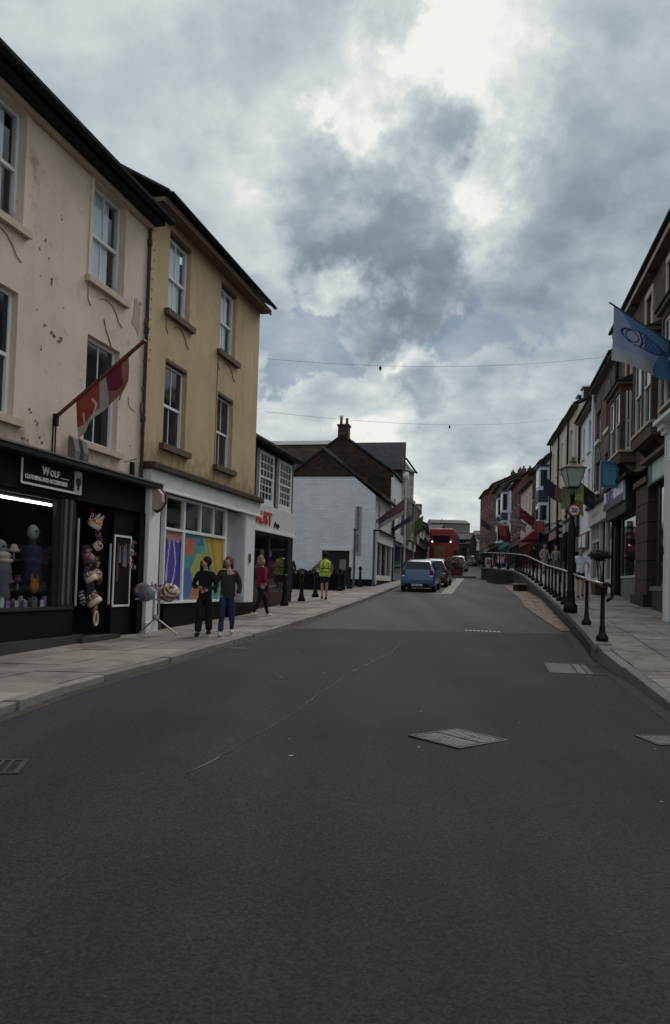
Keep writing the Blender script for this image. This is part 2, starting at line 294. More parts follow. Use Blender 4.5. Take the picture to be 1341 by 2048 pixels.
def sheet(name, nx, ny, pos, colf, mt, parent=None, solid=0., smooth=True):
    """printed sheet: pos(u,v)->xyz, colf(u,v)->rgb is the flat print"""
    me = bpy.data.meshes.new(name)
    me.from_pydata([pos(i/nx, j/ny) for j in range(ny+1) for i in range(nx+1)], [], [(j*(nx+1)+i, j*(nx+1)+i+1, (j+1)*(nx+1)+i+1, (j+1)*(nx+1)+i) for j in range(ny) for i in range(nx)])
    ca = me.color_attributes.new('print', 'FLOAT_COLOR', 'CORNER'); d = []
    for j in range(ny):
        for i in range(nx): d += (list(colf((i+.5)/nx, (j+.5)/ny))+[1])*4
    ca.data.foreach_set('color', d); me.materials.append(mt)
    if smooth: me.polygons.foreach_set('use_smooth', [True]*len(me.polygons))
    o = link(name, me, parent)
    if solid: s_ = o.modifiers.new('thick', 'SOLIDIFY'); s_.thickness = solid
    return o

# ------------------------------------------------------------------ ground heights
def interp(x, xs, ys):
    if x <= xs[0]: return ys[0]
    for i in range(len(xs)-1):
        if x <= xs[i+1]:
            t = (x-xs[i])/(xs[i+1]-xs[i]); return ys[i]+(ys[i+1]-ys[i])*t
    return ys[-1]
GT = [-60, 0, 8, 15, 22, 28, 35, 45, 60, 75, 100, 120, 160, 400]; GV = [-.6, 0, .09, .24, .5, .78, 1.14, 1.6, 2.3, 3.0, 4.1, 4.9, 6.1, 6.1]
HT = [-60, 0, 9.6, 12.4, 14, 14.8, 18.1, 24, 32.7, 42.3, 55, 60, 62, 100, 400]; HV = [-.45, .1, .21, .35, .5, .56, .68, 1.02, 1.44, 2.24, 2.95, 3.0, 2.6, 4.3, 6.3]
def tt(x, y): return x*.215+y*.977
def G(x, y): return sum(interp(tt(x, y)+d, GT, GV) for d in (-1.5, 0, 1.5))/3
def H(x, y): return sum(interp(tt(x, y)+d, HT, HV) for d in (-.6, 0, .6))/3
LK = [(-60, -12), (0, -4.0), (7.4, -3.3), (9.2, -3.14), (11.6, -2.6), (14.1, -2.18), (17.9, -1.31), (25, .2), (34, 2.2), (40, 3.4), (50, 5.5), (60, 7.0), (75, 9.2), (100, 14), (125, 19), (150, 23.8), (160, 24)]
LF = [(-60, -26), (0, -8.26), (27.4, -1.3), (27.5, -7), (38.9, -7), (39, 2.03), (56, 5.77), (75, 9.0), (100, 12.5), (125, 17), (160, 22)]
RK = [(-60, -9), (0, 2.2), (4, 3.0), (9, 4.0), (11.7, 4.5), (13.6, 4.75), (17.3, 5.67), (23, 6.9), (31.5, 8.75), (41, 10.3), (48, 11.4), (52, 11.0), (55, 10.7), (58, 11.4), (62, 13), (90, 18), (125, 24), (160, 30)]
RF = [(-60, -6), (0, 5.2), (36, 12.4), (54.6, 15.65), (66.4, 17.35), (84.4, 19.7), (107.5, 22.6), (131, 25.2), (160, 28)]
lk = lambda y: interp(y, [a for a, b in LK], [b for a, b in LK])
lf = lambda y: interp(y, [a for a, b in LF], [b for a, b in LF])
rk = lambda y: interp(y, [a for a, b in RK], [b for a, b in RK])
rf = lambda y: interp(y, [a for a, b in RF], [b for a, b in RF])
def ribbon(mb, ys, xa, xb, zf, n=1):
    """surface between the lines x=xa(y) and x=xb(y)"""
    rows = []
    for y in ys:
        a, b = xa(y), xb(y); row = []
        for k in range(n+1):
            x = a+(b-a)*k/n; row.append((x, y, zf(x, y)))
        rows.append(row)
    i = len(mb.v)
    for r_ in rows: mb.v += r_
    for j in range(len(rows)-1):
        for k in range(n): q = i+j*(n+1)+k; mb.f.append((q, q+1, q+n+2, q+n+1))
    return mb
def fr(a, b, d):
    n = max(1, int(round((b-a)/d))); return [a+(b-a)*i/n for i in range(n+1)]
def gz(x, y): return G(x, y)
YR = fr(-60, 0, 6)+fr(0, 62, 1)[1:]+fr(62, 160, 4)[1:]

# ------------------------------------------------------------------ the setting: land, road, pavements
mb = MB(); xs = [-900, -300, -100, -40, -15, 0, 20, 40, 90, 250, 900]; ys = [-200, -60]+fr(-50, 160, 6)+[220, 400, 900, 2500]
def gl(x, y):
    if y > 160: return 5.7+(y-160)*-.01
    return G(min(max(x, -8), 28), y)-.25
for j in range(len(ys)-1):
    for i in range(len(xs)-1):
        mb.quad(*[(x, y, gl(x, y)) for x, y in ((xs[i], ys[j]), (xs[i+1], ys[j]), (xs[i+1], ys[j+1]), (xs[i], ys[j+1]))])
tag(mb.build('ground', mat('ground_cover', (.09, .09, .07), .95, .3, .3)), kind='structure')
SEAM = 18.6
ovl = lambda y: lk(y)-.05; ovr = lambda y: rk(y)+.05
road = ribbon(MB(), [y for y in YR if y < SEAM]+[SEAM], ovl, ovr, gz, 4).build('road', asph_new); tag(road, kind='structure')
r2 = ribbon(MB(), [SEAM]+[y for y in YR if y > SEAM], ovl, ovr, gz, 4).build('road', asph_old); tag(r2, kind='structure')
KW = .16
pav = ribbon(MB(), YR, lambda y: lf(y)-1.5, lambda y: lk(y)-KW+.01, lambda x, y: G(x, y)+.055, 2).build('pavement', joint_m); tag(pav, kind='structure')
terr = ribbon(MB(), YR, lambda y: rk(y)+KW-.01, lambda y: rf(y)+1.5, lambda x, y: H(x, y)-.03, 2).build('pavement', joint_m); tag(terr, kind='structure')
nsl = [0]
def slab(parent, p, h, mt, name='paving_slab', th=.05, tilt=0, zf=None, gap=.013):
    cx = sum(q[0] for q in p)/4; cy = sum(q[1] for q in p)/4; dz = random.uniform(-.004, .004)
    pts = []
    for q in p:
        d = math.hypot(q[0]-cx, q[1]-cy) or 1; k = 1-gap/d; x = cx+(q[0]-cx)*k; y = cy+(q[1]-cy)*k; pts.append((x, y))
    bt = [(x, y, zf(x, y)+h-th+dz) for x, y in pts]; tp = [(x, y, zf(x, y)+h+dz+random.uniform(-.003, .003)) for x, y in pts]
    nsl[0] += 1; return MB().hexa(bt, tp).build(name, mt, parent)
def slabs(parent, ya, yb, xa, xb, rows, ln, h, zf, mt, across=True):
    for r_ in range(rows):
        y = ya+random.uniform(-.3, 0)
        while y < yb:
            l = ln*random.uniform(.7, 1.25); c = lambda y_, k: xa(y_)+(xb(y_)-xa(y_))*k/rows
            slab(parent, [(c(y, r_), y), (c(y, r_+1), y-.0), (c(y+l, r_+1), y+l), (c(y+l, r_), y+l)], h, mt, zf=zf); y += l
slabs(pav, 6, 27.3, lambda y: lf(y)-.1, lambda y: lk(y)-KW-.005, 3, .95, .09, gz, flag_m)
slabs(pav, 27.5, 37.5, lambda y: lk(y)-5.2, lambda y: lk(y)-KW-.005, 4, 1.3, .09, gz, flag_m)
slabs(terr, 7, 30, lambda y: rk(y)+KW+.005, lambda y: min(rf(y)+.05, rk(y)+9), 4, .8, 0, H, flag_m)
# far paving as sheets
ff = mat('far_paving', (.22, .20, .185), .9, .2, 1.2)
tag(ribbon(MB(), [y for y in YR if y >= 37]+[], lambda y: lf(y)-.2, lambda y: lk(y)-KW-.005, lambda x, y: G(x, y)+.094, 2).build('pavement', ff), kind='structure')
tag(ribbon(MB(), [y for y in YR if y >= 30], lambda y: rk(y)+KW+.005, lambda y: rf(y)+.2, lambda x, y: H(x, y)+.006, 2).build('pavement', ff), kind='structure')
def kerbs(nm, ya, yb, xf, side, topf, ln, mt):
    k = MB().box(0, .01, 0, .01, 0, .01)
    base = ribbon(MB(), [y for y in YR if ya-1 < y < yb+1], lambda y: xf(y)+side*.02, lambda y: xf(y)+side*(KW-.02), lambda x, y: G(x, y)-.02).build(nm, joint_m); tag(base, kind='structure')
    y = ya
    while y < yb:
        l = ln*random.uniform(.75, 1.2); j = random.uniform(-.014, .014); a, b = y+.010, y+l-.010
        p = [(xf(a)+j, a), (xf(a)+side*KW, a), (xf(b)+side*KW, b), (xf(b)+j, b)]
        if side < 0: p = p[::-1]
        o = MB().hexa([(x, yy, G(x, yy)-.05) for x, yy in p], [(x, yy, topf(x, yy)+j*.8) for x, yy in p]).build('kerb_stone', mt, base)
        if y < 30: bevel(o, .015, 2)
        y += l
kerbs('kerb', 5, 46, lk, -1, lambda x, y: G(x, y)+.095, 1.0, granite)
kerbs('kerb', 4.5, 13.6, rk, 1, lambda x, y: H(x, y)+.008, 1.3, granite)
tag(ribbon(MB(), [y for y in YR if y >= 46], lambda y: lk(y)-KW, lk, lambda x, y: G(x, y)+.098).build('kerb', granite), kind='structure')
# raised pavement wall (blocks with a coping)
wl = thing('retaining_wall', 'low granite wall holding up the raised right hand pavement', 'wall', (rk(13.6), 13.6, G(5, 13.6)))
wo = Vector(wl.location)
cp = MB(); y = 13.6; zl = lambda p: tuple(Vector(p)-wo)
while y < 61:
    l = min(1.1 if y < 45 else .8, 61-y) or .1; a, b = y+.005, y+l-.005
    P = [(rk(a)+.04, a), (rk(a)+.22, a), (rk(b)+.22, b), (rk(b)+.04, b)]
    if y < 48:
        zb0 = [G(*q)-.05 for q in P]; zt = [H(*q)-.10 for q in P]
        nrow = 2 if zt[0]-zb0[0] > .35 else 1
        for r_ in range(nrow):
            MB().hexa([zl((q[0]+(.01 if r_ else 0), q[1], zb0[i]+(zt[i]-zb0[i])*r_/nrow+.004)) for i, q in enumerate(P)], [zl((q[0]+(.01 if r_ else 0), q[1], zb0[i]+(zt[i]-zb0[i])*(r_+1)/nrow-.004)) for i, q in enumerate(P)]).build('wall_block', wallst_m, wl)
    else:
        MB().hexa([zl((*q, G(*q)-.05)) for q in P], [zl((*q, H(*q)-.10)) for q in P]).build('wall_block', wallst_m, wl)
    Q = [(rk(a)-.02, a), (rk(a)+.30, a), (rk(b)+.30, b), (rk(b)-.02, b)]
    MB().hexa([zl((*q, H(*q)-.096)) for q in Q], [zl((*q, H(*q)+.02)) for q in Q]).build('coping_stone', granite, wl)
    y += l
# setts strip beside the wall
st = ribbon(MB(), fr(19, 50, 1), lambda y: rk(y)-min(.25+.075*(y-19), .9), lambda y: rk(y)+.04, lambda x, y: G(x, y)+.004).build('gutter_strip', joint_m); tag(st, kind='structure')
y = 19.2; k_ = 0
while y < 44:
    wd = min(.25+.075*(y-19), .9); nr = 1 if wd < .45 else 2; l = .5
    for r_ in range(nr):
        a = lambda yy, q: rk(yy)-wd+(wd+.02)*q/nr
        slab(st, [(a(y, r_), y), (a(y, r_+1), y), (a(y+l, r_+1), y+l), (a(y+l, r_), y+l)], .03, sett_m, 'sett', .03, zf=gz, gap=.012)
    y += l
# marks lying on the road
def on_road(pts_l, pts_r, h=.004):
    mb = MB()
    for i in range(len(pts_l)-1):
        mb.quad(*[(q[0], q[1], G(*q)+h) for q in (pts_l[i], pts_r[i], pts_r[i+1], pts_l[i+1])])
    return mb
a, b = Vector((-1.05, 5.6)), Vector((1.42, 15.8)); pl, pr = [], []
for i in range(70):
    t = i/69; c = a.lerp(b, t)+Vector((math.sin(t*9)*.05+random.uniform(-.012, .012)+math.sin(t*31)*.012, 0)); w = random.uniform(.003, .013)*(.6+1.2*t); pl.append((c.x-w, c.y)); pr.append((c.x+w, c.y))
on_road(pl, pr, .005).build('road_seam', seam_m, road)
pl, pr = [], []
for i in range(60):
    t = i/59; x = lk(SEAM)+.3+(rk(SEAM)-lk(SEAM)-.4)*t; y = SEAM+.25*math.sin(t*3)+random.uniform(-.02, .02); pl.append((x, y)); pr.append((x, y+random.uniform(.03, .07)))
on_road(pl, pr, .006).build('road_seam', mat('dark_road_seam', (.055, .052, .052), .85, .3, 4), road)
for i in range(9):
    x = 3.35+i*.095; on_road([(x, 18.95-i*.03), (x, 19.12-i*.03)], [(x+.055, 18.95-i*.03), (x+.055, 19.12-i*.03)], .009).build('road_stud_mark', mat('white_stud_mark', (.6, .6, .6), .7), road)
for i in range(26):   # scattered pale chips and gum spots
    x, y = random.uniform(-3, 4.5), random.uniform(4.2, 15); r_ = random.uniform(.007, .02)
    if lk(y)+.2 < x < rk(y)-.2: on_road([(x-r_, y), (x-r_, y+2*r_)], [(x+r_, y+r_*.3), (x+r_*.8, y+2*r_)], .004).build('pale_chip', mat('pale_chip', (.22, .21, .2), .8), road)
# parking bay edging
on_road([(2.75, 35.2), (2.75, 35.5)], [(5.2, 35.0), (5.25, 35.3)], .006).build('parking_bay_line', bay_m, r2)
on_road([(4.95+.2*(y-35), y) for y in fr(35, 56, 2)], [(5.5+.2*(y-35), y) for y in fr(35, 56, 2)], .007).build('parking_bay_line', bay_m, r2)
on_road([(lk(y)+.02, y) for y in fr(6, 34, 1)], [(lk(y)+.17, y) for y in fr(6, 34, 1)], .004).build('road_gutter', mat('gritty_gutter', (.03, .022, .02), .9, .4, 5, stain=(.09, .075, .065), st=(.58, .72), sscale=4), road)
on_road([(rk(y)-.2, y) for y in fr(5, 19, 1)], [(rk(y)-.03, y) for y in fr(5, 19, 1)], .004).build('road_gutter', MT['gritty_gutter'], road)
# covers
def cover(label, cx, cy, sx, sy, rot, panels, ribs=True):
    z = G(cx, cy); t = thing('manhole_cover', label, 'manhole cover', (cx, cy, z+.004), rot)
    sl = math.atan2(G(cx, cy+1)-G(cx, cy-1), 2); t.rotation_euler = (sl*math.cos(rot), -sl*math.sin(rot)*-1, rot)
    w = .035; f = MB()
    f.box(-sx/2, sx/2, -sy/2, -sy/2+w, -.02, .006).box(-sx/2, sx/2, sy/2-w, sy/2, -.02, .006).box(-sx/2, -sx/2+w, -sy/2+w, sy/2-w, -.02, .006).box(sx/2-w, sx/2, -sy/2+w, sy/2-w, -.02, .006)
    f.build('frame', cover_m, t)
    for (x0, x1, y0, y1, kind) in panels:
        p = MB().box(x0, x1, y0, y1, -.02, .001).build('cover_plate', cover_m if kind != 'c' else MT['asphalt'], t)
        if kind == 'r':
            rb = MB(); n = int((x1-x0)/.045)
            for i in range(n): rb.box(x0+.012+i*.045, x0+.036+i*.045, y0+.012, y1-.012, .001, .006)
            rb.build('rib', worn_rib if ribs else cover_m, p)
        if kind == 'd':
            rb = MB(); n = int((y1-y0)/.045)
            for i in range(n): rb.box(x0+.012, x1-.012, y0+.012+i*.045, y0+.036+i*.045, .001, .006)
            rb.build('rib', worn_rib, p)
    return t
cover('square ribbed steel cover set cornerwise in the middle of the road', 1.205, 7.07, .70, .62, R(40), [(-.31, -.005, -.27, .27, 'r'), (.005, .31, -.27, .27, 'd')])
cover('long cover with plate, stripes and rough infill beside the right kerb', 4.15, 12.45, 1.15, 1.35, R(-12), [(-.53, -.15, -.62, .62, 'p'), (-.13, .0, -.62, .62, 'd'), (.02, .10, -.62, .62, 'p'), (.12, .53, -.62, .62, 'c')])
cover('small pale cover at the right edge by the kerb', 3.25, 7.22, .5, .42, R(8), [(-.21, .21, -.17, .17, 'r')])
cover('tiny dark cover beside the left kerb near the walking women', -1.86, 14.3, .4, .3, R(14), [(-.16, .16, -.11, .11, 'p')], False)
gr = thing('drain_grate', 'iron drain grate with parallel bars at the left side of the road', 'drain', (-2.58, 5.62, G(-2.5, 5.6)+.004), R(12))
MB().box(-.3, .3, -.22, .22, -.03, -.018).build('pit', black_p, gr)
f = MB(); f.box(-.3, .3, -.22, -.18, -.02, .006).box(-.3, .3, .18, .22, -.02, .006).box(-.3, -.26, -.18, .18, -.02, .006).box(.26, .3, -.18, .18, -.02, .006); f.build('frame', mat('rusty_grate_iron', (.035, .024, .024), .8, .3, 10), gr)
for i in range(7): MB().box(-.24+i*.07, -.215+i*.07, -.178, .178, -.015, .008).build('bar', MT['rusty_grate_iron'], gr)

# ------------------------------------------------------------------ building kit
MESH = {}
class Bld:
    def __init__(s, name, label, cat, P0, P1, zb, group=None):
        s.P0 = Vector(P0); d = Vector(P1)-s.P0; s.W = d.length; s.u = d.normalized(); s.zb = zb
        s.t = thing(name, label, cat, (P0[0], P0[1], zb), math.atan2(d.y, d.x), group)
    def box(s, nm, mt, x0, x1, y0, y1, z0, z1, parent=None, bv=0):
        o = MB().box(x0, x1, y0, y1, z0-s.zb, z1-s.zb).build(nm, mt, parent or s.t)
        if bv: bevel(o, bv)
        return o
    def boxes(s, nm, mt, L_, parent=None):
        return [MB().box(b[0], b[1], b[2], b[3], b[4]-s.zb, b[5]-s.zb).build(nm, mt, parent or s.t) for b in L_][0]
    def pt(s, x, y, z): return (x, y, z-s.zb)
    def world(s, x, y, z):
        n = Vector((-s.u.y, s.u.x)); p = s.P0+s.u*x+n*y; return Vector((p.x, p.y, z))
    def front(s, x0, x1, z0, z1, holes, mt, y=0., th=.25, nm='wall'):
        mb = MB(); xs = sorted({x0, x1, *[h[0] for h in holes], *[h[1] for h in holes]}); zs = sorted({z0, z1, *[h[2] for h in holes], *[h[3] for h in holes]})
        xs = [x for x in xs if x0 <= x <= x1]; zs = [z for z in zs if z0 <= z <= z1]
        ins = lambda x, z: any(h[0] < x < h[1] and h[2] < z < h[3] for h in holes); zb = s.zb
        for i in range(len(xs)-1):
            for j in range(len(zs)-1):
                if ins((xs[i]+xs[i+1])/2, (zs[j]+zs[j+1])/2): continue
                mb.quad((xs[i], y, zs[j]-zb), (xs[i+1], y, zs[j]-zb), (xs[i+1], y, zs[j+1]-zb), (xs[i], y, zs[j+1]-zb))
        for h in holes:
            a, b, c, d = h[0], h[1], h[2]-zb, h[3]-zb; e = y+th
            mb.quad((a, y, c), (a, y, d), (a, e, d), (a, e, c)); mb.quad((b, y, c), (b, e, c), (b, e, d), (b, y, d))
            mb.quad((a, y, d), (b, y, d), (b, e, d), (a, e, d)); mb.quad((a, y, c), (a, e, c), (b, e, c), (b, y, c))
        return mb.build(nm, mt, s.t)
    def shell(s, x0, x1, D, z0, z1, mt, y0=.0, ridge=None, nm='side_wall'):
        """end and back walls; the ends rise to a gable when ridge is given"""
        mb = MB(); zb = s.zb
        for x in (x0, x1):
            pl = [(x, y0, z0-zb), (x, D, z0-zb), (x, D, z1-zb)]+([(x, (y0+D)/2, ridge-zb)] if ridge else [])+[(x, y0, z1-zb)]
            mb.quad(*pl)
        mb.quad((x0, D, z0-zb), (x1, D, z0-zb), (x1, D, z1-zb), (x0, D, z1-zb))
        return mb.build(nm, mt, s.t)
    def roof(s, x0, x1, D, z1, ridge, mt=None, ov=.35, ovx=.08, th=.12, nm='roof'):
        zb = s.zb; h = D/2; mb = MB()
        a = [(-ov, z1-zb), (h, ridge-zb), (h, ridge+th-zb), (-ov, z1+th-zb)]; b = [(h, ridge-zb), (D+ov, z1-zb), (D+ov, z1+th-zb), (h, ridge+th-zb)]
        mb.prism(a, x0-ovx, x1+ovx); mb.prism(b, x0-ovx, x1+ovx); r_ = mb.build(nm, mt or slate, s.t)
        MB().tube((x0-ovx, h, ridge+th-zb), (x1+ovx, h, ridge+th-zb), .09, n=6).build('ridge_tile', brown_trim, r_)
        return r_
    def gutter(s, x0, x1, z, y=-.42, r_=.07, mt=None):
        mb = MB(); n = 6; pr = [(y+r_*math.cos(math.pi+math.pi*k/n), z+r_*math.sin(math.pi+math.pi*k/n)-s.zb) for k in range(n+1)]
        mb.prism(pr, x0, x1); return mb.build('gutter', mt or gutter_m, s.t)
    def pipe(s, x, z0, z1, y=-.09, r_=.045, mt=None, knuckles=True):
        mb = MB().tube((x, y, z0-s.zb), (x, y, z1-s.zb), r_, n=8)
        z = z0+1.2
        while knuckles and z < z1: mb.tube((x, y, z-s.zb), (x, y, z+.12-s.zb), r_*1.35, n=8); z += 1.9
        return mb.build('downpipe', mt or black_p, s.t)
    def window(s, x0, x1, z0, z1, y=.14, cols=2, rows=1, fm=None, gm=None, sill=None, curtain=None, fw=.06, nm='window', meet=.5, sash=True, bar=.022):
        """sash window: frame mesh with panes, sill and curtain as its parts"""
        fm = fm or white_p; gm = gm or glass_dk; w, h = x1-x0, z1-z0; key = (round(w, 2), round(h, 2), cols, rows, fm.name, fw, sash, meet, bar)
        if key not in MESH:
            mb = MB(); mb.box(0, fw, 0, .09, 0, h).box(w-fw, w, 0, .09, 0, h).box(fw, w-fw, 0, .09, h-fw, h).box(fw, w-fw, 0, .09, 0, fw*1.3)
            panes = []
            parts = ((fw*1.3, h*meet, .055), (h*meet, h-fw, .02)) if sash else ((fw*1.3, h-fw, .03),)
            if sash: mb.box(fw, w-fw, .005, .08, h*meet-.03, h*meet+.03)
            for (a, b, yy) in parts:
                for i in range(1, cols): xx = fw+(w-2*fw)*i/cols; mb.box(xx-bar/2, xx+bar/2, yy-.012, yy+.018, a, b)
                for j in range(1, rows): zz_ = a+(b-a)*j/rows; mb.box(fw, w-fw, yy-.011, yy+.017, zz_-bar/2, zz_+bar/2)
                for i in range(cols):
                    for j in range(rows):
                        panes.append((fw+(w-2*fw)*i/cols, a+(b-a)*j/rows, yy))
            pw = (w-2*fw)/cols; phs = [(p[1]-p[0])/rows for p in parts]
            MESH[key] = (mb.mesh('window', fm), panes, pw, phs, rows)
        me, panes, pw, phs, rows_ = MESH[key]
        o = link(nm, me, s.t, (x0, y, z0-s.zb))
        n = len(panes)
        for i, (a, b, yy) in enumerate(panes):
            ph = phs[0] if (len(phs) == 1 or i < n/2) else phs[1]; pk = ('p', round(pw, 3), round(ph, 3), gm.name)
            if pk not in MESH: MESH[pk] = MB().box(.002, pw-.002, 0, .005, .002, ph-.002).mesh('pane', gm)
            link('pane', MESH[pk], o, (a, yy, b))
        if sill:
            sm, ex, ht, pr = sill; MB().box(-ex, w+ex, -y-pr, 0.0, -ht, -.002).build('sill', sm, o)
        if curtain: 
            cm, a, b, c, d = curtain; nf = max(4, int((b-a)*w/.09)); mb = MB()
            for i in range(nf):
                xa = w*a+(b-a)*w*i/nf; xb = w*a+(b-a)*w*(i+1)/nf; ya, yb = .095+.02*(i % 2), .095+.02*((i+1) % 2); mb.quad((xa, ya, h*c), (xb, yb, h*c), (xb, yb, h*d), (xa, ya, h*d))
            mb.build('curtain', cm, o)
        return o
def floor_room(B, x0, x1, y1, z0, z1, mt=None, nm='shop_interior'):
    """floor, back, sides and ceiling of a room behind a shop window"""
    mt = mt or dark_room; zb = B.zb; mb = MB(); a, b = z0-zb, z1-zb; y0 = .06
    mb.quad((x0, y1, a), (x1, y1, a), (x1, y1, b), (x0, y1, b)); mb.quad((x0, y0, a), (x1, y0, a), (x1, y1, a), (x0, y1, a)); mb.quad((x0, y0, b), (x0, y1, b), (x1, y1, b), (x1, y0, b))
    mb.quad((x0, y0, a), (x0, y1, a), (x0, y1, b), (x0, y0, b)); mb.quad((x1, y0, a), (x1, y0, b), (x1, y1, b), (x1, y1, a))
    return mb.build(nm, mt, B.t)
# ------------------------------------------------------------------ left side: cream building with black shop
uL = Vector((.257, 1)).normalized(); OL = Vector((-8.26, 0)); pL = lambda s, off=0: (OL+uL*s+Vector((uL.y, -uL.x))*off)[:]
sill_c = (stone_trim, .16, .12, .1); sill_y = (brown_trim, .16, .14, .12)
def apron(B, x, z, w, mt, par):
    """curved moulding under a sill"""
    mb = MB(); zb = 0
    pts = [(-.06, -.15), (-.05, -.42), (.05, -.52)]; MB().path([(p[0], -.13, p[1]) for p in pts], .009, 5).build('sill_moulding', mt, par)
    pts = [(w*.30, -.30), (w*.40, -.23), (w*.55, -.21), (w*.70, -.26), (w*.82, -.36), (w*.92, -.50), (w*1.03, -.55)]; mb.path([(p[0], -.13, p[1]) for p in pts], .009, 5)
    return mb.build('sill_moulding', mt, par)
B = Bld('cream_building', 'tall cream rendered building with flaking paint above a black shop front', 'building', pL(7), pL(16.42), .05)
X = lambda s: s-7
wins = [(X(8.0), X(9.2)), (X(11.15), X(12.28)), (X(14.24), X(15.38))]
holes = [(a, b, 6.98, 8.92) for a, b in wins]+[(a, b, 3.92, 6.0) for a, b in wins]
B.front(0, X(16.42), 3.36, 9.25, holes, cream, 0, .2)
B.shell(0, X(16.42), 9, .0, 9.2, cream, ridge=10.6)
B.roof(0, X(16.35), 9, 9.18, 11.2, ov=.42, ovx=.02, th=.05)
B.box('soffit', gutter_m, 0, X(16.42), -.34, 0, 9.03, 9.16); B.gutter(0, X(16.55), 9.19, -.42, .10)
B.box('eaves_moulding', stone_trim, 0, X(16.42), -.12, -.002, 8.95, 9.045, bv=.02)
for a, b in wins:
    w1 = B.window(a, b, 7.06, 8.92, .12, cols=2, fm=white_d, gm=glass, sill=sill_c, curtain=(net, .04, .80, .03, .97)); apron(B, 0, 0, b-a, mat('dark_cream_moulding', (.36, .29, .23), .9), w1)  # sill moulding has its own darker cream colour
    w2 = B.window(a, b, 3.98, 6.0, .12, cols=2, fm=white_p, gm=glass_dk, sill=sill_c)
B.boxes('window_surround', cream, [(a-.10, a-.002, -.025, -.001, 6.98, 8.92) for a, b in wins]+[(b+.002, b+.10, -.025, -.001, 6.98, 8.92) for a, b in wins]+[(a-.10, b+.10, -.03, -.001, 8.925, 9.0) for a, b in wins])
# chipped plaster: shallow exposed patches, proud cracks
rnd = random.Random(3)
def chip(B, x, z, w, h, mt, n=9, y=-.004, th=.006):
    pts = []
    for k in range(n):
        a = 2*math.pi*k/n; r_ = rnd.uniform(.55, 1.1); pts.append((x+math.cos(a)*w*r_, z-B.zb+math.sin(a)*h*r_))
    MB().prism(pts, y-th, y, 'y').build('bare_patch', mt, B.t)
bare = mat('bare_mortar', (.17, .125, .10), .95, .3, 12, .5, 50); pinkp = mat('patched_render', (.42, .31, .26), .9, .12, 5, .3, 30)
chip(B, X(15.95), 6.95, .20, .42, pinkp, 12)
for x, z, w, h in ((13.18, 5.62, .10, .07), (13.35, 5.6, .12, .05), (13.0, 5.7, .05, .03), (13.1, 6.55, .05, .07), (12.9, 7.15, .03, .04), (13.0, 6.9, .02, .03), (12.75, 6.95, .015, .03), (13.3, 7.75, .03, .04),
                   (12.8, 6.5, .02, .02), (13.5, 6.2, .03, .01), (12.7, 4.2, .05, .03), (12.85, 4.05, .04, .06), (13.0, 3.75, .05, .05), (12.6, 3.72, .08, .04), (16.1, 7.25, .04, .04), (15.6, 7.0, .03, .03), (15.9, 4.2, .02, .02), (12.75, 5.9, .02, .02), (12.9, 5.3, .015, .04)):
    for q in range(3): chip(B, X(x)+rnd.uniform(-w, w), z+rnd.uniform(-h, h), w*rnd.uniform(.25, .6), h*rnd.uniform(.3, .7), bare, 6)
def crack(B, pts, w=.006, mt=None):
    MB().path([(a, -.006, b-B.zb) for a, b in pts], w, 4).build('crack', mt or bare, B.t)
crack(B, [(X(14.75), 6.45), (X(14.85), 6.25), (X(14.9), 6.2), (X(15.05), 6.0)], .012); crack(B, [(X(15.45), 5.9), (X(15.55), 5.6), (X(15.5), 5.3), (X(15.42), 5.05)], .02)
crack(B, [(X(15.75), 5.2), (X(15.8), 5.0), (X(16.05), 4.95)]); crack(B, [(X(15.7), 3.85), (X(15.95), 3.92), (X(16.2), 4.0)], .008); 
# shop front
B.box('cornice', charcoal, 0, X(16.8), -.34, -.002, 3.40, 3.50, bv=.02); B.box('lead_flashing', mat('dull_lead', (.16, .14, .13), .7, .3, 5), 0, X(16.78), -.36, -.30, 3.50, 3.53)
fas = B.box('fascia', black_p, 0, X(16.42), -.12, 0, 2.86, 3.40)
sg = B.box('sign_board', black_p, X(12.35), X(14.0), -.15, -.122, 2.98, 3.38)
mb = MB(); zb = B.zb; x0, x1 = X(12.33), X(13.98)
mb.box(x0, x0+.03, -.165, -.151, 2.95-zb, 3.36-zb).box(x0+.03, x1, -.165, -.151, 2.95-zb, 2.985-zb); mb.build('sign_border', letter_w, sg)
text('lettering', 'W', .19, letter_w, sg, (X(12.87), -.152, 3.17-zb), sx=.95, bold=.006); text('lettering', 'OLF', .145, letter_w, sg, (X(13.08), -.152, 3.17-zb), sx=1.0, bold=.005)
text('lettering', 'CLOTHING AND ACCESSORIES', .095, letter_w, sg, (X(12.43), -.152, 3.05-zb), sx=.86, bold=.003)
MB().box(X(13.38), X(13.62), -.158, -.151, 3.165-zb, 3.178-zb).build('underline', letter_w, sg)
lp = MB().box(X(13.78), X(14.0), -.166, -.151, 2.955-zb, 3.36-zb).build('logo_panel', mat('pale_logo_panel', (.45, .46, .46), .6), sg)
w_ = [(-.075, .15), (-.05, .08), (-.085, .06), (-.07, -.02), (-.03, -.06), (-.035, -.10), (0, -.14), (.035, -.10), (.03, -.06), (.07, -.02), (.085, .06), (.05, .08), (.075, .15), (.025, .09), (-.025, .09)]
MB().prism([(X(13.89)+a, 3.15-zb+b) for a, b in w_], -.171, -.1665, 'y').build('wolf_head_emblem', letter_k, lp)
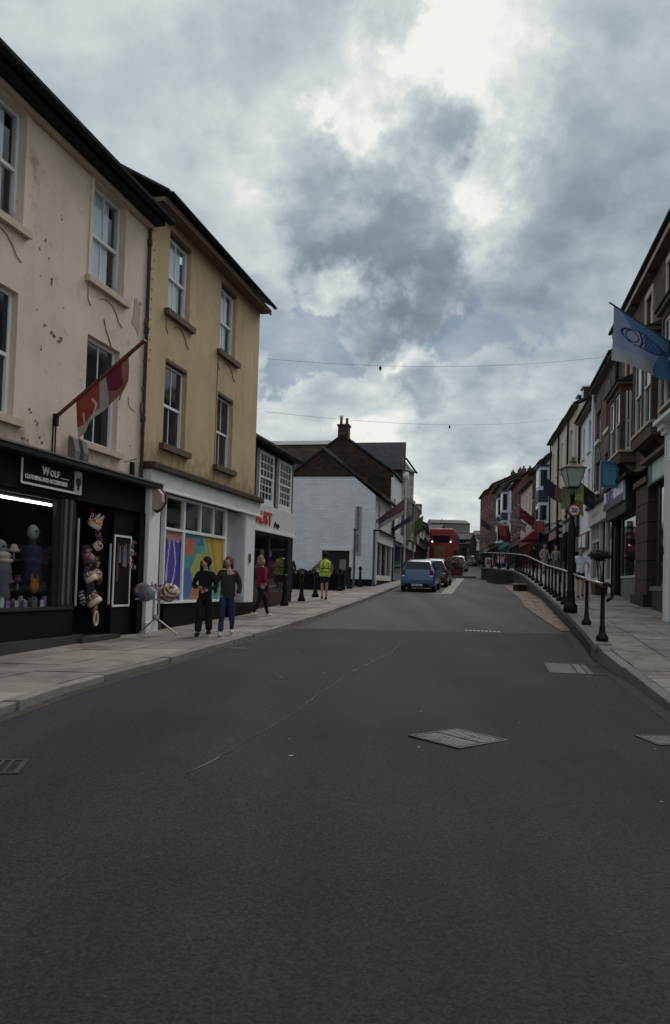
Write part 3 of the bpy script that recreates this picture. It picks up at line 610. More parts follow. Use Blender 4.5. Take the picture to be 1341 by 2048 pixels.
# window bay, door recess
tb = emit_mat('strip_light', (1, .93, .74), 5.0)
B.box('stall_riser', black_p, X(7.2), X(13.95), -.10, .02, .42, .90); B.box('plinth', mat('dark_plinth_stone', (.045, .04, .038), .9, .25, 5, .3, 40), X(7), X(14.3), -.16, .03, .0, .42)
B.box('window_ledge', charcoal, X(7.2), X(13.95), -.13, .25, .90, .95); B.box('pilaster', charcoal, X(13.55), X(13.95), -.09, .06, .95, 2.86)
B.boxes('pilaster_moulding', mat('grey_green_paint', (.095, .10, .10), .5), [(X(13.62), X(13.68), -.11, -.092, .98, 2.84), (X(13.78), X(13.84), -.11, -.092, .98, 2.84)])
B.boxes('window_frame', charcoal, [(X(7.2), X(13.55), -.03, .04, 2.80, 2.86), (X(10.6), X(10.68), -.03, .04, .95, 2.80), (X(13.48), X(13.55), -.03, .04, .95, 2.80)])
B.box('pane', glass, X(10.68), X(13.48), 0, .006, .95, 2.80); B.box('pane', glass, X(7.26), X(10.6), 0, .006, .95, 2.80)
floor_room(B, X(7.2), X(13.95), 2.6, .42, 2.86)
tl = thing('strip_light', 'lit fluorescent tube just inside the top of the black shop window', 'light', tuple(B.world(X(12.75), .12, 2.72)), B.t.rotation_euler.z)
MB().tube((-.78, 0, 0), (.78, 0, 0), .02).build('tube', tb, tl); MB().box(-.8, .8, -.03, .03, .022, .05).build('fitting', grey_p, tl)
B.box('shop_wall', black_p, X(14.0), X(14.12), -.02, 1.3, .35, 2.86); B.box('shop_wall', black_p, X(15.35), X(16.42), -.04, .10, .35, 2.86)
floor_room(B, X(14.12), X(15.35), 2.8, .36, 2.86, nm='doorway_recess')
B.box('doorstep', MT['dark_plinth_stone'], X(14.1), X(15.4), -.25, .06, .1, .37)
B.box('corner_post', black_p, X(16.2), X(16.42), -.14, -.042, .3, 2.86); B.pipe(X(14.17), .95, 2.55, -.02, .022, grey_p, False)
B.boxes('door_edge_strip', grey_p, [(X(15.28), X(15.31), -.03, -.002, .95, 2.15)])
# building edge pipe between cream and yellow
B.pipe(X(16.32), 3.6, 9.0, -.05, .04, mat('rusty_pipe', (.05, .035, .028), .8, .4, 9))
for z, w in ((5.05, .09), (5.5, .05), (4.6, .05), (6.9, .07), (4.2, .045), (6.1, .03), (7.4, .03)): chip(B, X(16.32), z, w, w*2.2, bare, 8, -.01, .05)
# console brackets at fascia level
for s_ in (13.86, 14.14):
    pr = [(-.02, 0), (-.14, 0), (-.16, .2), (-.10, .42), (-.02, .48)]; MB().prism([(y_, z_+3.53-zb) for y_, z_ in pr], X(s_)-.09, X(s_)+.06, 'x').build('console_bracket', mat('mauve_grey_paint', (.15, .14, .15), .8), B.t)
B.box('vent', black_p, X(15.93), X(16.05), -.05, -.002, 3.58, 3.88); B.boxes('wire', black_p, [(X(13.30), X(13.315), -.02, -.002, 3.5, 4.2), (X(13.38), X(13.39), -.02, -.002, 3.5, 4.2)])
CR = B; 
def atB(B, x, y, z): return tuple(B.world(x, y, z))
def onL(nm, label, cat, s, y, z, group=None, B=B, off=7): return thing(nm, label, cat, atB(B, s-off, y, z), B.t.rotation_euler.z, group)
# goods
pal = [flat('orange_felt', (.42, .13, .03)), flat('pink_knit', (.28, .12, .15)), flat('cream_knit', (.55, .45, .36)), flat('navy_cloth', (.02, .02, .06)), flat('brown_knit', (.16, .07, .04)), flat('grey_knit', (.14, .13, .15)), flat('blue_grey_knit', (.11, .17, .22)), flat('plum_knit', (.11, .04, .07))]
def hat(label, s, y, z, r_, c, c2, rot=0., kind='beanie'):
    t = onL('hat', label, 'hat', s, y, z); t.rotation_euler = (rot, rot*.4, t.rotation_euler.z)
    prof = [(r_*1.0, -.02), (r_*1.04, .04), (r_*.98, r_*.5), (r_*.75, r_*.95), (r_*.3, r_*1.2), (.01, r_*1.25)]
    MB().lathe(prof, 12).build('crown', c, t, True); MB().lathe([(r_*1.02, -.05), (r_*1.1, -.03), (r_*1.1, .03), (r_*1.0, .045)], 12).build('band', c2, t, True)
    for k in range(4):
        a = k*1.57+.4; MB().tube((r_*math.cos(a)*.98, r_*math.sin(a)*.98, .06), (r_*.4*math.cos(a), r_*.4*math.sin(a), r_*1.18), .014).build('stripe', c2, t)
    if kind == 'ears':
        for sx in (-1, 1): MB().prism([(-.05, 0), (.05, 0), (0, .13)], -.02, .02, 'y').build('ear', c2, t, loc=(sx*r_*.6, 0, r_*1.0))
    return t
hat('orange fox hat with pointed ears, topmost of the hats hanging at the black shop door', 14.42, -.20, 2.44, .105, pal[0], pal[2], .5, 'ears')
hat('dark hat with a cream band hanging below the orange fox hat', 14.62, -.14, 2.06, .08, pal[7], pal[2], .9)
hat('dusky pink knitted hat in the middle of the hats at the black shop door', 14.22, -.22, 1.80, .10, pal[1], pal[7], .4)
hat('pink and cream striped hat below the dusky pink one', 14.30, -.24, 1.45, .105, pal[5], pal[2], -.5)
hat('small plum hat beside the striped one, right side of the hanging hats', 14.52, -.2, 1.52, .085, pal[1], pal[2], .8)
hat('orange and cream striped hat, lowest of the hats hanging at the black shop door', 14.42, -.26, 1.02, .125, pal[4], pal[2], -.6)
def drape(nm, label, cat, s, y, z, w, h, c, c2, seed):
    r_ = random.Random(seed); t = onL(nm, label, cat, s, y, z)
    sheet('cloth', 14, 18, lambda u, v: (w*(u-.5)*(1-.35*v)+.01*math.sin(v*9+seed), .035*math.sin(u*13+seed)+.02*math.sin(v*7), -h*v-.02*math.sin(u*9)), lambda u, v: c2 if (math.sin(v*(18+seed)+u*4) > .55) else tuple(q*(.7+.6*abs(math.sin(u*11+seed))) for q in c), PRINT, t, .006); return t
GD = [('scarf', 'black and rose scarf draped beside the orange fox hat', 14.70, 2.42, .13, .38, (.03, .01, .02), (.25, .05, .09)), ('scarf', 'plum scarf hanging between the dusky pink hat and the door edge', 14.12+.28, 2.0, .14, .34, (.10, .03, .06), (.30, .22, .2)),
      ('bag', 'small brown cloth bag hanging under the dark cream banded hat', 14.66, 1.86, .16, .22, (.07, .035, .02), (.35, .26, .16)), ('bag', 'rose patterned bag hanging behind the plum hat', 14.72, 1.62, .17, .26, (.16, .05, .07), (.06, .02, .04)),
      ('scarf', 'ginger scarf hanging under the lowest striped hat', 14.62, 1.22, .12, .40, (.28, .10, .03), (.5, .4, .3)), ('bag', 'black and white patterned bag at the left of the lowest hat', 14.22, 1.22, .14, .24, (.02, .02, .02), (.38, .36, .34)),
      ('scarf', 'grey scarf high inside the black shop doorway', 14.95, 2.1, .15, .6, (.05, .05, .06), (.12, .11, .13)), ('coat', 'navy coat hanging deep in the black shop doorway', 15.15, 1.75, .34, .85, (.015, .015, .04), (.02, .02, .05))]
for i, (nm, lb, s_, z_, w_d, h_d, c_, c2_) in enumerate(GD): drape(nm, lb, nm, s_, -.12 if i < 6 else .3, z_, w_d, h_d, c_, c2_, i+1)
t = onL('ring_of_scarf', 'small pale loop of cloth hanging under the lowest striped hat', 'scarf', 14.45, -.28, .72); mb = MB()
mb.path([(.10*math.cos(k*.52)*.6, 0, .13*math.sin(k*.52)) for k in range(13)], .022, 6); mb.build('loop', pal[2], t)
t = onL('neon_sign', 'pink oval sign glowing inside the black shop doorway', 'sign', 15.05, .25, 2.62); MB().ball((0, 0, 0), .16, 8, (.75, .15, 1.25)).build('oval', flat('pink_sign', (.45, .02, .12)), t, True)
text('lettering', 'open', .09, flat('pale_pink', (.6, .2, .3)), t, (-.09, -.035, -.03))
t = onL('hanging_sign', 'small dark hanging board with white lettering beside the pink oval sign', 'sign', 14.78, .1, 2.6); MB().box(-.1, .1, 0, .02, -.16, .16).build('board', black_p, t); text('lettering', 'UKO', .12, letter_w, t, (-.08, -.004, -.13), (R(90), R(-55), 0))
t = onL('framed_display', 'tall white framed display of hanging scarves on the black shop wall', 'display', 15.70, -.06, 1.62)
f = MB().box(-.33, .33, 0, .03, .68, .72).box(-.33, .33, 0, .03, -.72, -.68).box(-.33, -.295, 0, .03, -.68, .68).box(.295, .33, 0, .03, -.68, .68); f.build('frame', letter_w, t); MB().box(-.29, .29, .01, .03, -.68, .68).build('backing', black_p, t)
for i in range(7):
    x = -.22+i*.075; zt = .55-.04*(i % 2); ln = rnd.uniform(.35, 1.05); c = pal[(7, 5, 3, 6, 1, 3, 5)[i]]
    MB().hexa([(x-.02, -.01, zt-ln), (x+.05, -.01, zt-ln), (x+.05, .008, zt-ln), (x-.02, .008, zt-ln)], [(x-.01, -.02, zt), (x+.02, -.02, zt), (x+.02, .008, zt), (x-.01, .008, zt)]).build('scarf', c, t)
t = onL('badge_board', 'cluster of little pale badges pinned on the black shop post', 'badges', 16.10, -.06, 1.98)
for i in range(22):
    x, z = rnd.uniform(-.12, .12), rnd.uniform(-.32, .32); MB().tube((x, 0, z), (x, -.015, z), rnd.uniform(.018, .04)).build('badge', rnd.choice([pal[2], pal[4], pal[5], pal[1], MT['bare_mortar']]), t)
# inside the window
def mannequin(label, s, y, z, hgt, c):
    t = onL('mannequin', label, 'mannequin', s, y, z)
    MB().lathe([(.16, 0), (.19, .15), (.16, .35), (.20, .55), (.17, .68), (.06, .74), (.055, .82)], 12).build('torso', c, t, True)
    MB().ball((0, 0, .95), .12, 8, (.8, .9, 1.15)).build('head', flat('skull_white', (.30, .30, .32)), t, True)
    for sx in (-1, 1): MB().ball((sx*.04, -.10, .97), .022, 6).build('eye_socket', letter_k, t)
    return t
mannequin('dark dressed mannequin with a pale skull head in the black shop window', 13.42, .38, 1.28, 1, pal[3])
mannequin('mannequin in a grey jacket at the left edge of the black shop window', 12.75, .5, .98, 1, pal[5])
t = onL('fox_mask', 'orange mask standing low in the black shop window', 'mask', 13.30, .22, 1.30); MB().ball((0, 0, 0), .12, 8, (.9, .5, 1.15)).build('face', pal[0], t, True)
for sx in (-1, 1): MB().prism([(-.04, 0), (.04, 0), (0, .12)], -.02, .02, 'y').build('ear', pal[0], t, loc=(sx*.07, 0, .09))
cols = [letter_w, pal[2], pal[5], pal[6], pal[1], flat('lilac_card', (.3, .25, .4)), flat('teal_tin', (.05, .2, .22))]
nms = ['white price card', 'cream carved box', 'grey round tin', 'blue grey bottle', 'dusky pink box', 'lilac card', 'teal tin']
for i in range(14):
    s_ = 12.35+i*.09+rnd.uniform(-.02, .02); k = i % 7; z = .955; h_ = rnd.uniform(.08, .2)
    t = onL('trinket', nms[k]+(', left one of its kind,' if i < 7 else ', right one of its kind,')+' on the black shop window ledge', 'trinket', s_, .1+.1*(i % 3), z, 'small goods along the black shop window ledge')
    (MB().box(-.035, .035, -.02, .02, 0, h_) if k in (0, 1, 4, 5) else MB().lathe([(.035, 0), (.04, h_*.5), (.03, h_*.8), (.015, h_)], 8)).build('body', cols[k], t)
for i, (s_, z, c) in enumerate(((12.75, 1.8, pal[2]), (12.8, 1.45, pal[5]), (13.75, 1.3, pal[5]), (13.75, 1.9, pal[7]))):
    t = onL('folded_cloth', ['cream folded shawl high at the left of the black shop window', 'grey folded shawl lower at the left of the black shop window', 'grey bundle at the right of the black shop window', 'plum bundle high at the right of the black shop window'][i], 'cloth', s_, .45, z)
    MB().ball((0, 0, 0), .16, 7, (1.2, .6, .45)).build('fold', c, t, True); MB().ball((.03, -.04, -.09), .14, 7, (1.2, .6, .4)).build('fold', c, t, True)
WS = [('teal', pal[6]), ('ginger', pal[0]), ('cream', pal[2]), ('plum', pal[7]), ('navy', pal[3]), ('grey', pal[5]), ('rose', pal[1]), ('brown', pal[4])]
for i, (cn, c_) in enumerate(WS):
    s_ = 12.85+i*.135; z_ = 1.22 if i % 2 else 1.74
    t = onL('hat_on_stand', cn+(' hat on a stand on the middle shelf of the black shop window' if i % 2 else ' hat on a stand on the top shelf of the black shop window'), 'hat', s_, .52, z_)
    MB().tube((0, 0, 0), (0, 0, .16), .015).build('stand', grey_p, t); MB().lathe([(.10, .13), (.105, .16), (.07, .19), (.06, .25), (.02, .27)], 10).build('crown', c_, t, True); MB().lathe([(.072, .185), (.073, .205)], 10).build('band', pal[2] if i % 3 else pal[0], t)
for i in range(6):
    t = onL('price_card', ['white', 'pale blue', 'cream', 'lilac', 'pale grey', 'ivory'][i]+' price card propped on the black shop window ledge', 'card', 12.2+i*.22, .05, .955); o = MB().box(-.045, .045, 0, .006, 0, .11).build('card', cols[(0, 5, 1, 5, 2, 0)[i]], t); MB().box(-.03, .03, -.003, -.001, .05, .06).build('print_line', letter_k, o)
t = onL('shop_shelf', 'dark shelf unit at the back of the black shop window', 'shelf', 12.6, 1.2, .5)
for z in (.70, 1.22): MB().box(-.4, 1.25, -.75, -.45, z, z+.03).build('shelf_board', charcoal, t)

# ------------------------------------------------------------------ yellow building
B = Bld('yellow_building', 'ochre yellow rendered three storey building over a white shop front with murals', 'building', pL(16.45), pL(23.2), .2)
X = lambda s: s-16.45; W_ = X(23.2)
cl = [(X(17.31), X(18.42)), (X(20.26), X(21.35))]
holes = [(a, b, 7.5, 9.42) for a, b in cl]+[(a, b, 4.45, 6.48) for a, b in cl]
B.front(0, W_, 3.98, 9.75, holes, yellow, 0, .2); B.shell(0, W_, 9, .0, 9.7, yellow, ridge=12.4); B.roof(0, W_-.02, 9, 9.76, 12.6, ov=.44, ovx=.10, th=.05)
B.box('soffit', mat('dull_brown_soffit', (.17, .12, .09), .9), -.02, W_+.08, -.30, 0, 9.60, 9.70); B.gutter(-.02, W_+.12, 9.79, -.44, .06)
B.box('eaves_board', brown_trim, -.02, W_+.08, -.34, -.30, 9.55, 9.70)
for i, (a, b) in enumerate(cl):
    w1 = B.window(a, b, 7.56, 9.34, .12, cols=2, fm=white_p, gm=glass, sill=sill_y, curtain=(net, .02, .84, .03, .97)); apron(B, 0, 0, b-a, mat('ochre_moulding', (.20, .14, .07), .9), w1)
    B.window(a, b, 4.52, 6.40, .12, cols=2, fm=white_p, gm=glass_dk, sill=sill_y)
    B.box('window_head', brown_trim, a, b, .0, .10, 9.345, 9.42); B.box('window_head', brown_trim, a, b, .0, .10, 6.405, 6.48)
B.box('control_joint', MT['ochre_moulding'], X(20.17), X(20.19), -.012, -.001, 4.1, 7.2)
moss = mat('moss_stain', (.16, .125, .06), .95, .4, 8, .4, 40)
for x, z, w, h in () and ((19.0, 4.35, .10, .16), (19.35, 4.2, .06, .12), (19.6, 4.25, .12, .10), (19.9, 4.15, .1, .08), (18.95, 4.75, .05, .05), (21.9, 4.2, .10, .10), (16.75, 4.2, .1, .12), (22.8, 4.15, .08, .07), (20.6, 4.12, .10, .07), (19.4, 5.1, .14, .04), (17.0, 4.4, .05, .08)):
    chip(B, X(x), z, w, h, moss, 9, -.003, .004)
for k in range(14): chip(B, X(16.52)+rnd.uniform(0, .1), 6.2+k*.22, .05, .02, MT['ochre_moulding'], 6, -.003, .003)
B.box('cornice', mat('dark_brown_cornice', (.05, .033, .026), .85, .3, 6, .3, 30, stain=(.14, .10, .05), st=(.55, .7), sscale=6), -.05, W_+.05, -.32, -.002, 3.82, 3.98, bv=.03)
B.box('fascia', white_d, .0, W_, -.22, 0, 3.44, 3.82); B.box('fascia_moulding', white_p, .0, W_+.02, -.27, -.222, 3.40, 3.46, bv=.012)
zb = B.zb
B.box('pilaster', white_p, .02, X(16.95), -.20, .05, .55, 3.40); B.box('pilaster_base', white_d, .0, X(16.97), -.23, .05, .28, .55)
lampb = B
B.box('stall_riser', black_p, X(17.42), X(21.1), -.12, .05, .2, .93); B.box('window_ledge', white_p, X(17.40), X(21.08), -.16, .10, .93, .985)
fr_ = [(17.42, 17.48), (18.38, 18.46), (20.93, 21.02)]
B.boxes('window_frame', white_p, [(X(a), X(b), -.08, .02, .985, 3.36) for a, b in fr_]+[(X(17.48), X(18.38), -.08, .02, 2.60, 2.66), (X(18.46), X(20.93), -.08, .02, 2.60, 2.67), (X(17.42), X(21.02), -.08, .02, 3.34, 3.40)]+[(X(a)-.02, X(a)+.02, -.07, .02, 2.67, 3.34) for a in (19.36, 20.16)])
for a, b in ((17.48, 18.38), (18.46, 19.34), (19.38, 20.14), (20.18, 20.93)): B.box('pane', glass, X(a), X(b), -.03, -.024, 2.67, 3.34)
def mural1(u, v):
    w = .05*math.sin(v*9+u*3); x = u+w
    if v > .86+.03*math.sin(u*14): return (.42, .20, .22)
    for c in (.28, .62):
        if abs(x-c-.11*math.sin(v*8+c*5)) < .034: return (.45, .44, .55)
    if v > .8-.05*math.sin(u*7): return (.05, .04, .20)
    return (.045+.03*math.sin(v*16+u*6)**2, .045, .26+.1*math.sin(v*11)**2)
def mural2(u, v):
    h = lambda cx, cy, rx, ry: ((u-cx)/rx)**2+((v-cy)/ry)**2 < 1
    if h(.12, .80, .10, .14) or (.06 < u < .30 and .68 < v < .94 and (v*34) % 2 < 1.1): return (.45, .14, .08)
    if h(.40, .86, .09, .03) or (abs(u-.42)+abs(v-.90) < .05): return (.03, .16, .28)
    if u > .62+.12*math.sin(v*4) and v > .30: return (.50, .36, .06) if (u+v*.3) % .5 < .42 else (.42, .24, .04)
    if h(.12, .25, .12, .24): return (.07, .13, .36)
    if h(.28, .10, .14, .12): return (.36, .16, .07)
    if abs(u-.62+.25*(v-.5)) < .018 and v > .3: return (.45, .42, .2)
    if .28 < u+.12*math.sin(v*5) < .60 and v < .72: return (.36, .38, .10)
    g = .5+.5*math.sin(u*7+v*5); return (.05+.08*g, .26+.05*g, .30)
o = sheet('window_mural', 30, 60, lambda u, v: (X(17.48)+(X(18.38)-X(17.48))*u, -.026, .985+(2.60-.985)*v-zb), mural1, PRINT, B.t, .008)
o = sheet('window_mural', 80, 50, lambda u, v: (X(18.46)+(X(20.93)-X(18.46))*u, -.026, .985+(2.60-.985)*v-zb), mural2, PRINT, B.t, .008)
floor_room(B, X(17.42), X(21.02), 1.6, .93, 3.4, mat('dim_grey_room', (.10, .10, .10), .9))
dr = B.box('door', mat('pale_grey_door', (.33, .34, .35), .5), X(17.0), X(17.40), .12, .17, .5, 2.40); B.boxes('door_panel', glass_dk, [(X(17.08), X(17.30), .112, .119, 1.0, 2.28)], dr); MB().tube((X(17.05), .07, 1.35-zb), (X(17.05), .07, 1.7-zb), .012).build('handle', iron, dr)
B.box('door_head', white_p, X(16.95), X(17.42), .05, .18, 2.42, 2.50); B.box('transom_pane', glass_dk, X(16.97), X(17.42), .11, .12, 2.50, 3.3); B.box('door_step', MT['dark_plinth_stone'], X(16.95), X(17.42), -.1, .2, .2, .5)
B.box('recess_panel', grey_p, X(21.02), X(22.2), .10, .2, .62, 3.42); B.box('recess_side', grey_p, X(22.02), X(22.12), -.18, .10, .62, 3.42)
B.box('pilaster', white_p, X(22.12), X(22.85), -.20, .06, .88, 3.42); B.box('pilaster_base', black_p, X(21.1), X(22.90), -.23, .08, .3, .88)
ep = B.box('entry_phone', mat('steel_plate', (.20, .20, .21), .4, metal=.5), X(22.38), X(22.52), -.225, -.201, 2.02, 2.28)
MB().box(X(22.41), X(22.49), -.232, -.2255, 2.17-zb, 2.25-zb).box(X(22.41), X(22.49), -.232, -.2255, 2.05-zb, 2.13-zb).build('button_panel', black_p, ep)
B.box('inner_wall', white_d, X(22.85), W_, -.02, .05, .6, 3.44)
# scroll console (white and brown) at the junction
cb = thing('console_bracket', 'carved white scroll bracket with dark edge between the two shop fascias', 'bracket', atB(B, X(16.62), -.2, 3.05), B.t.rotation_euler.z)
MB().prism([(0, .38), (-.12, .36), (-.22, .25), (-.24, .08), (-.16, -.06), (-.08, -.10), (0, -.05)], -.07, .07, 'x').build('scroll', mat('old_cream_paint', (.46, .38, .29), .7, .2, 6), cb)
MB().prism([(0, .40), (-.14, .38), (-.25, .25), (-.27, .06), (-.16, -.10), (-.05, -.16), (0, -.12)], .072, .095, 'x').build('scroll_edge', maroon, cb)
YB = B
# hat stand on tripod
hx, hy = -3.62, 15.35; t = thing('hat_stand', 'grey tripod stand carrying a round rack of hats outside the yellow building', 'hat stand', (hx, hy, G(hx, hy)+.12), .3)
for k in range(3):
    a = k*2.094+.2; MB().tube((math.cos(a)*.46, math.sin(a)*.46, 0), (0, 0, .34), .016).build('leg', steel, t)
MB().tube((-.05, 0, .3), (-.05, 0, .78), .022).tube((.05, 0, .3), (.05, 0, .78), .022).build('pole', steel, t); MB().ball((0, 0, .34), .07, 6).build('hub', steel, t)
MB().box(-.42, .42, -.02, .02, .70, .73).build('cross_bar', steel, t)
for sgn, lab, c, c2 in ((-1, 'blue grey straw hats stacked on the left end of the hat stand', pal[6], pal[5]), (1, 'brown and tan hats stacked on the right end of the hat stand', pal[4], pal[2])):
    q = thing('stacked_hats', lab, 'hats', (hx+sgn*.2*math.cos(.3), hy+sgn*.2*math.sin(.3), G(hx, hy)+.12+.84), .3); q.scale = (.72, .72, .72)
    for k in range(4):
        MB().lathe([(.16+.02*k, 0), (.24-.01*k, .015), (.25, .03), (.17, .04), (.15, .13), (.10, .15)], 14).build('hat', (c, c2)[k % 2], q, True, (sgn*.04*k, 0, k*.045-.06)).rotation_euler = (R(50), R(20*sgn), 0)
    for k in range(48):
        a = rnd.uniform(0, 6.28); MB().hexa([(-.03, -.006, 0), (.02, -.006, .01), (.02, .006, .01), (-.03, .006, 0)], [(-.01, -.006, .05), (.03, -.006, .07), (.03, .006, .07), (-.01, .006, .05)]).build('trim', (c2, pal[2], pal[6], pal[5], pal[0], pal[7])[k % 6], q, loc=(.27*math.cos(a)+rnd.uniform(-.04, .04), -.12-.14*rnd.random(), .05+.24*math.sin(a)*rnd.uniform(.4, 1)))

# ------------------------------------------------------------------ shop with red letters
B = Bld('charity_shop', 'low slate hung shop with red letters and two white small paned windows', 'shop', pL(23.25, -.35), pL(28.1, -.35), .4)
X = lambda s: s-23.25; zb = B.zb; W_ = X(28.1)
slate_g = course_mat('grey_slate_hanging', (.075, .075, .085), (.03, .03, .035), .26, .16, .012, .5, .8, .25, 'x')
B.front(0, W_, 3.95, 5.9, [(X(24.28), X(25.68), 4.0, 5.66), (X(26.22), X(27.6), 4.0, 5.66)], slate_g, 0, .1)
B.shell(0, W_, 7, .2, 5.9, slate_g, ridge=7.3); B.roof(0, W_, 7, 5.86, 7.5, ov=.30, ovx=.1); B.box('soffit', black_p, 0, W_, -.3, 0, 5.8, 5.85); B.gutter(0, W_+.1, 5.85, -.34)
for a, b in ((24.28, 25.68), (26.22, 27.6)):
    B.window(X(a), X(b), 4.02, 5.66, -.10, cols=4, rows=3, fm=white_p, sill=(white_p, .05, .10, .08), fw=.10, bar=.03)
    B.box('bay_side', grey_p, X(a)-.02, X(a), -.10, .1, 4.0, 5.7); B.box('bay_side', grey_p, X(b), X(b)+.02, -.10, .1, 4.0, 5.7)
B.box('fascia', white_d, 0, W_, -.12, 0, 3.12, 3.95); B.box('fascia_moulding', white_p, 0, W_, -.18, -.122, 3.08, 3.16)
text('lettering', 'TRUST', .56, letter_r, B.t, (X(23.62), -.125, 3.34-zb), sx=1.12, bold=.016, ext=.02); text('lettering', 'shop', .26, letter_k, B.t, (X(25.75), -.125, 3.32-zb), sx=1.05, bold=.008, ext=.02)
B.boxes('shop_frame', mat('navy_paint', (.008, .01, .025), .4), [(0, W_, -.06, .04, 2.98, 3.08), (X(23.5), X(23.6), -.06, .04, .9, 2.98), (X(25.5), X(25.6), -.06, .04, .9, 2.98), (X(27.55), W_, -.06, .10, .5, 2.98)])
B.box('stall_riser', maroon, 0, X(27.55), -.08, .04, .5, 1.15); B.box('pane', glass, X(23.6), X(25.5), 0, .006, 1.15, 2.98); B.box('pane', glass, X(25.6), X(27.55), 0, .006, 1.15, 2.98)
floor_room(B, .02, X(27.6), 1.3, 1.1, 3.05, mat('charity_interior', (.07, .065, .075), .9))
for i, (s_, c, lab) in enumerate(((24.0, flat('blue_dress', (.08, .16, .28)), 'blue'), (24.75, flat('grey_coat', (.2, .19, .2)), 'grey'), (26.2, flat('rust_top', (.28, .09, .05)), 'rust'), (27.0, flat('red_top', (.3, .03, .03)), 'red'))):
    t = thing('mannequin', 'window mannequin in a '+lab+' garment in the red lettered shop', 'mannequin', atB(B, X(s_), .45, 1.12), B.t.rotation_euler.z)
    MB().lathe([(.2, .0), (.17, .5), (.19, .75), (.21, 1.0), (.12, 1.12), (.05, 1.16), (.05, 1.22)], 10).build('garment', c, t, True); MB().ball((0, 0, 1.33), .11, 7, (.8, .9, 1.2)).build('head', letter_w, t, True)

# ------------------------------------------------------------------ generic street house
def house(name, label, cat, P0, P1, D, zb, eave, ridge, wm, storeys, ncol, groundz, shop=None, wfm=None, wsill=None, ww=.9, wh=1.6, chim=(), ov=.25, arched=False, roofm=None, pipe=None, side=None, wy=.10, rows=2, group=None, first=None, curt=False):
    B = Bld(name, label, cat, P0, P1, zb, group); W_ = B.W; z1 = groundz+3.0 if first is None else first; n = storeys; hs = []
    step = (eave-.35-z1)/n
    for k in range(n):
        zc_ = z1+step*(k+.5)
        for i in range(ncol):
            xc = W_*(i+.5)/ncol; hs.append((xc-ww/2, xc+ww/2, zc_-wh/2, zc_+wh/2))
    B.front(0, W_, z1 if shop else zb, eave, hs, wm, 0, .15); B.shell(0, W_, D, zb, eave, side or wm, ridge=ridge)
    B.roof(0, W_, D, eave, ridge+.12, roofm, ov=ov, ovx=.05); B.gutter(0, W_, eave-.02, -ov-.05, .06); B.box('soffit', brown_trim, 0, W_, -ov, 0, eave-.08, eave-.01)
    for h_ in hs:
        B.window(h_[0], h_[1], h_[2], h_[3], wy, cols=2, rows=1, fm=wfm or white_p, sill=wsill or (stone_trim, .08, .1, .07), nm='window', curtain=(net, .02, .98, .02, .6) if curt else None)
        if arched:
            zt = h_[3]-B.zb; xc = (h_[0]+h_[1])/2; r_ = (h_[1]-h_[0])/2+.02; pts = [(xc+r_*math.cos(a), zt-.02+r_*math.sin(a)*.8) for a in [math.pi*k/8 for k in range(9)]]
            MB().prism(pts, -.03, .0, 'y').build('arch_head', maroon, B.t)
    for (cx_, cy_, w_, zt_) in chim:
        c = B.box('chimney', brick_m, cx_-w_/2, cx_+w_/2, cy_-.3, cy_+.3, ridge-.9, zt_)
        for k in (-1, 1): MB().lathe([(.11, 0), (.09, .3), (.12, .34)], 8, (cx_+k*w_*.25, cy_, zt_-B.zb)).build('chimney_pot', mat('clay_pot', (.16, .06, .04), .9), c)
    if shop:
        fc, gcol, txt, tcol = shop
        B.box('fascia', fc, 0, W_, -.14, 0, z1-.62, z1-.02); B.box('fascia_cornice', gcol, 0, W_, -.26, -.002, z1-.02, z1+.07)
        if txt: text('lettering', txt, .38, tcol, B.t, (W_*.5, -.145, z1-.48-zb), align='CENTER')
        a = .12; npn = max(2, int(W_/1.3)); base = groundz+.55; L_ = [(0, a, -.08, .05, zb, z1-.62), (W_-a, W_, -.08, .05, zb, z1-.62)]+[(a+(W_-2*a)*i/npn-.03, a+(W_-2*a)*i/npn+.03, -.05, .05, base, z1-.62) for i in range(1, npn)]
        B.boxes('shop_frame', gcol, L_); B.box('stall_riser', gcol, a, W_-a, -.06, .05, zb, base)
        for i in range(npn): B.box('shop_pane', glass_dk, a+(W_-2*a)*i/npn+.03, a+(W_-2*a)*(i+1)/npn-.03, 0, .01, base, z1-.62)
    if pipe is not None: B.pipe(pipe, groundz, eave-.1, -.10, .06, knuckles=False)
    return B
# white gable building: end wall faces down the street
uG = Vector((.22, 1)).normalized(); c0 = Vector((2.03, 39.)); g1 = c0+uG*6.0
B = Bld('white_gable_building', 'white painted stone building with brown slate hung gable and vertical lettering', 'building', c0[:], g1[:], 1.1)
zb = B.zb; D = 5.8; W_ = B.W
mb = MB(); ap = 8.55
B.front(0, W_, 4.35, 6.15, [(1.0, 1.7, 4.85, 5.8), (3.6, 4.3, 4.85, 5.8)], white_d, 0, .12); B.box('side_wall', white_d, W_-.02, W_, .2, D, zb, 6.1)
MB().quad((0, D, 0), (W_, D, 0), (W_, D, 6.15-zb), (0, D, 6.15-zb)).build('back_wall', white_d, B.t)
